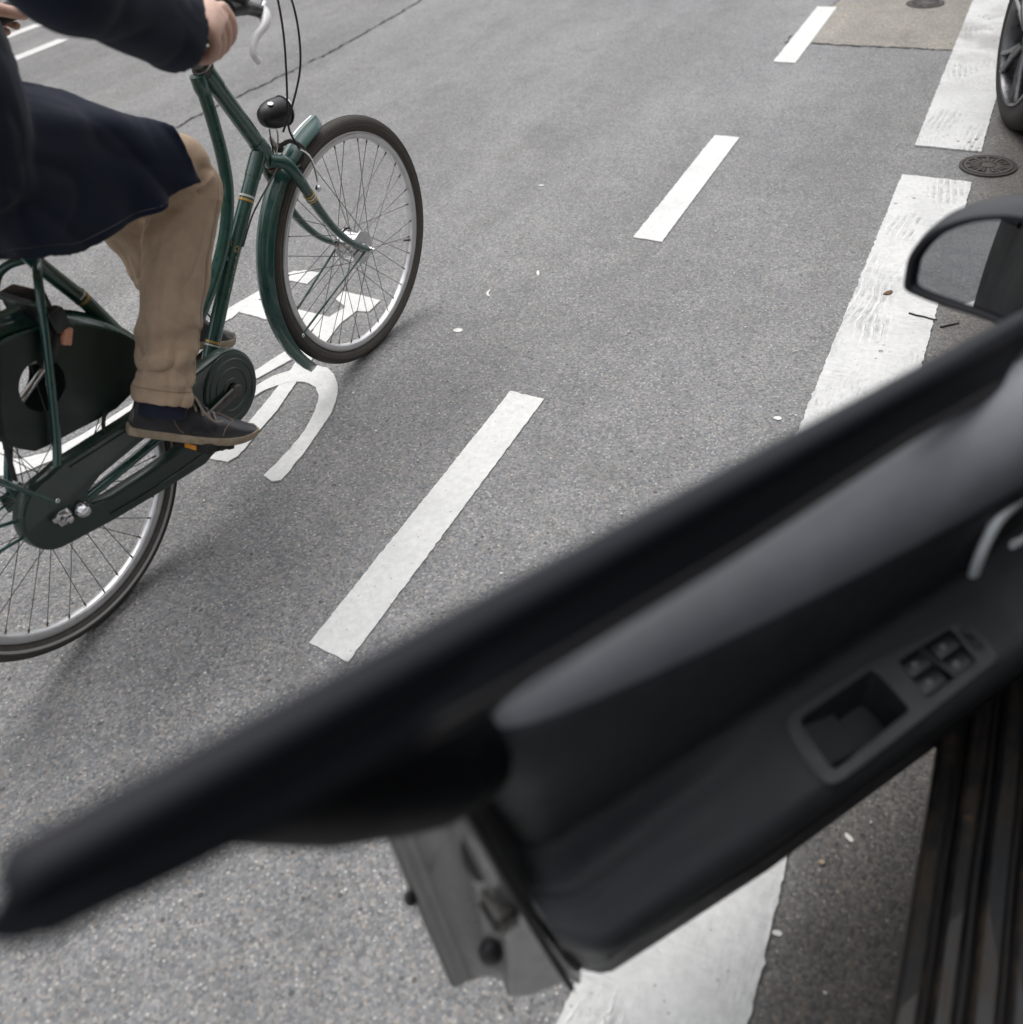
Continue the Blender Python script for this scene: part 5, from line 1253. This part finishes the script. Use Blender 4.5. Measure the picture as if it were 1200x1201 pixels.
# ------------------------------------------------------------------ manhole covers and litter
def manhole(x, y, r, label, z=.0):
    root = empty('manhole_cover', (x, y, z)); tag(root, label, 'manhole cover', 'round cast iron manhole covers')
    MB().lathe((0, 0, 0), (0, 0, 1), [(.0015, r), (.0065, r), (.0070, r-.012), (.004, r-.014), (.0015, r-.016)], 48, True).build('ring', M['ironrim'], root, 30)
    lid = MB(); lid.lathe((0, 0, 0), (0, 0, 1), [(.0015, .001), (.0020, r-.018), (.0040, r-.018), (.0045, .001)], 48); lid = lid.build('lid', M['ironrim'], root, 30)
    for i in range(20):
        a = 2*pi*i/20+.1; e_ = Vector((cos(a), sin(a), 0)); r1 = r*.80 if i % 2 else r*.62
        q = Matrix.Rotation(a, 3, 'Z'); MB().box(e_*(r*.30+r1)/2+Vector((0, 0, .006)), ((r1-r*.30)/2, .0042, .0022), q, bev=.001).build('rib', M['iron'], lid)
    for rr_ in (.84, .24): MB().lathe((0, 0, 0), (0, 0, 1), [(.004, r*rr_), (.0078, r*rr_), (.0078, r*rr_-.008), (.004, r*rr_-.008)], 40, True).build('rib_ring', M['iron'], lid, 30)
    MB().box((0, 0, .0065), (.020, .020, .002), bev=.001).build('boss', M['iron'], lid)
    for i in range(3):
        a = 2*pi*i/3; MB().box((cos(a)*r*.45, sin(a)*r*.45, .0062), (.016, .009, .0018), Matrix.Rotation(a, 3, 'Z')).build('key_slot', M['seal'], lid)
    return root
manhole(.010, 3.700, .100, 'small round iron manhole cover between the two white stripes by the tyre')
manhole(-.508, 5.905, .100, 'small round iron manhole cover in the brownish patch at the top edge')

def scrap(name, x, y, rx, ry, rot, m_, label, cat, z=.002, th=.0015, seed=1, curl=0.0, group=None):
    n = 18; m = MB(); top = []
    for i in range(n):
        a = 2*pi*i/n; k_ = 1+.28*noise.noise(Vector((cos(a)*1.7, sin(a)*1.7, seed*3.3)))
        px_, py_ = rx*k_*cos(a), ry*k_*sin(a); top.append(Vector((px_, py_+curl*(px_/rx)**2*ry*3, 0)))
    r0_ = [p+Vector((0, 0, z)) for p in top]; r1_ = [p*.94+Vector((0, 0, z+th+.4*abs(curl)*.003)) for p in top]
    m.loft([r0_, r1_]); o = m.build(name, m_, None, 30); o.location = (x, y, 0); o.rotation_euler = (0, 0, rot)
    tag(o, label, cat, group); return o
scrap('dry_leaf', -.176, 2.654, .017, .0085, .9, M['leaf'], 'curled brown dry leaf lying on the wide white stripe', 'leaf', z=.0055, th=.004, seed=2)
def stick(x0, y0, x1, y1, label, z):
    m = MB(); n = 7; P = [Vector((x0+(x1-x0)*i/n+.0012*sin(i*2.1), y0+(y1-y0)*i/n+.001*cos(i*1.7), z+.0022)) for i in range(n+1)]
    c_ = sum(P, Vector())/len(P); c_.z = 0; m.tube([p-c_ for p in P], [.0030, .0028, .0026, .0028, .0025, .0023, .0022, .0018], 8); o = m.build('twig', M['twig'], None); o.location = c_; tag(o, label, 'twig', 'twigs beside the wing mirror')
stick(-.1, 2.548, -.020, 2.531, 'longer dark twig lying across the edge of the wide white stripe', .005)
stick(-.007, 2.501, .039, 2.539, 'short dark twig on the asphalt just right of the wide white stripe', .001)
scrap('paper_scrap', -1.414, 2.314, .026, .0042, -1.15, M['paper'], 'small white crescent shaped paper scrap on the asphalt right of the front wheel', 'litter', curl=.9, seed=4)
scrap('paper_scrap', -.335, 1.931, .011, .008, .3, M['paper'], 'flat pale chewing gum spot just left of the wide white stripe near the door', 'litter', th=.0008, seed=5)
scrap('paper_scrap', -1.614, 3.18, .012, .006, .3, M['paper'], 'small pale scrap on the asphalt left of the second lane dash', 'litter', th=.0008, seed=6)
scrap('paper_scrap', -1.306, 2.492, .0055, .017, .5, M['paper'], 'thin white scrap standing above the crescent shaped one', 'litter', th=.0012, seed=7)
scrap('paper_scrap', .060, .825, .0095, .0042, -.6, M['paper'], 'white paint flake between the door and the car sill', 'litter', th=.001, seed=8)
scrap('paper_scrap', -.010, .623, .0075, .0050, .3, M['paper'], 'white paint flake beside the lower end of the wide stripe', 'litter', th=.001, seed=9)
scrap('paper_scrap', -1.398, 2.074, .015, .012, .3, M['paper'], 'faint pale gum spot on the asphalt nearest the front wheel', 'litter', th=.0006, seed=10)
scrap('cigarette_end', .028, .764, .006, .004, .4, M['sole'], 'tan cigarette end on the dark asphalt beside the paint flake', 'litter', th=.003, seed=11)
random.seed(21)
fl_ = MB()
for i in range(260):       # scattered paint crumbs and light chips, far too many and small to tell apart
    x = random.uniform(-4.5, .1); y = random.uniform(.2, 5.6); r = random.uniform(.0015, .0042); a0_ = random.uniform(0, 6)
    if random.random() < .5: x = random.gauss(-.16, .35)
    q = [Vector((x+r*random.uniform(.6, 1.3)*cos(a0_+k_*1.257), y+r*random.uniform(.4, 1.1)*sin(a0_+k_*1.257), 0)) for k_ in range(5)]
    fl_.loft([[p+Vector((0, 0, .0007)) for p in q], [p+Vector((0, 0, .0060)) for p in q]])
cr3 = fl_.build('grit', M['paper'], None, 0); tag(cr3, 'pale grit and paint crumbs scattered over the asphalt', 'grit', kind='stuff')
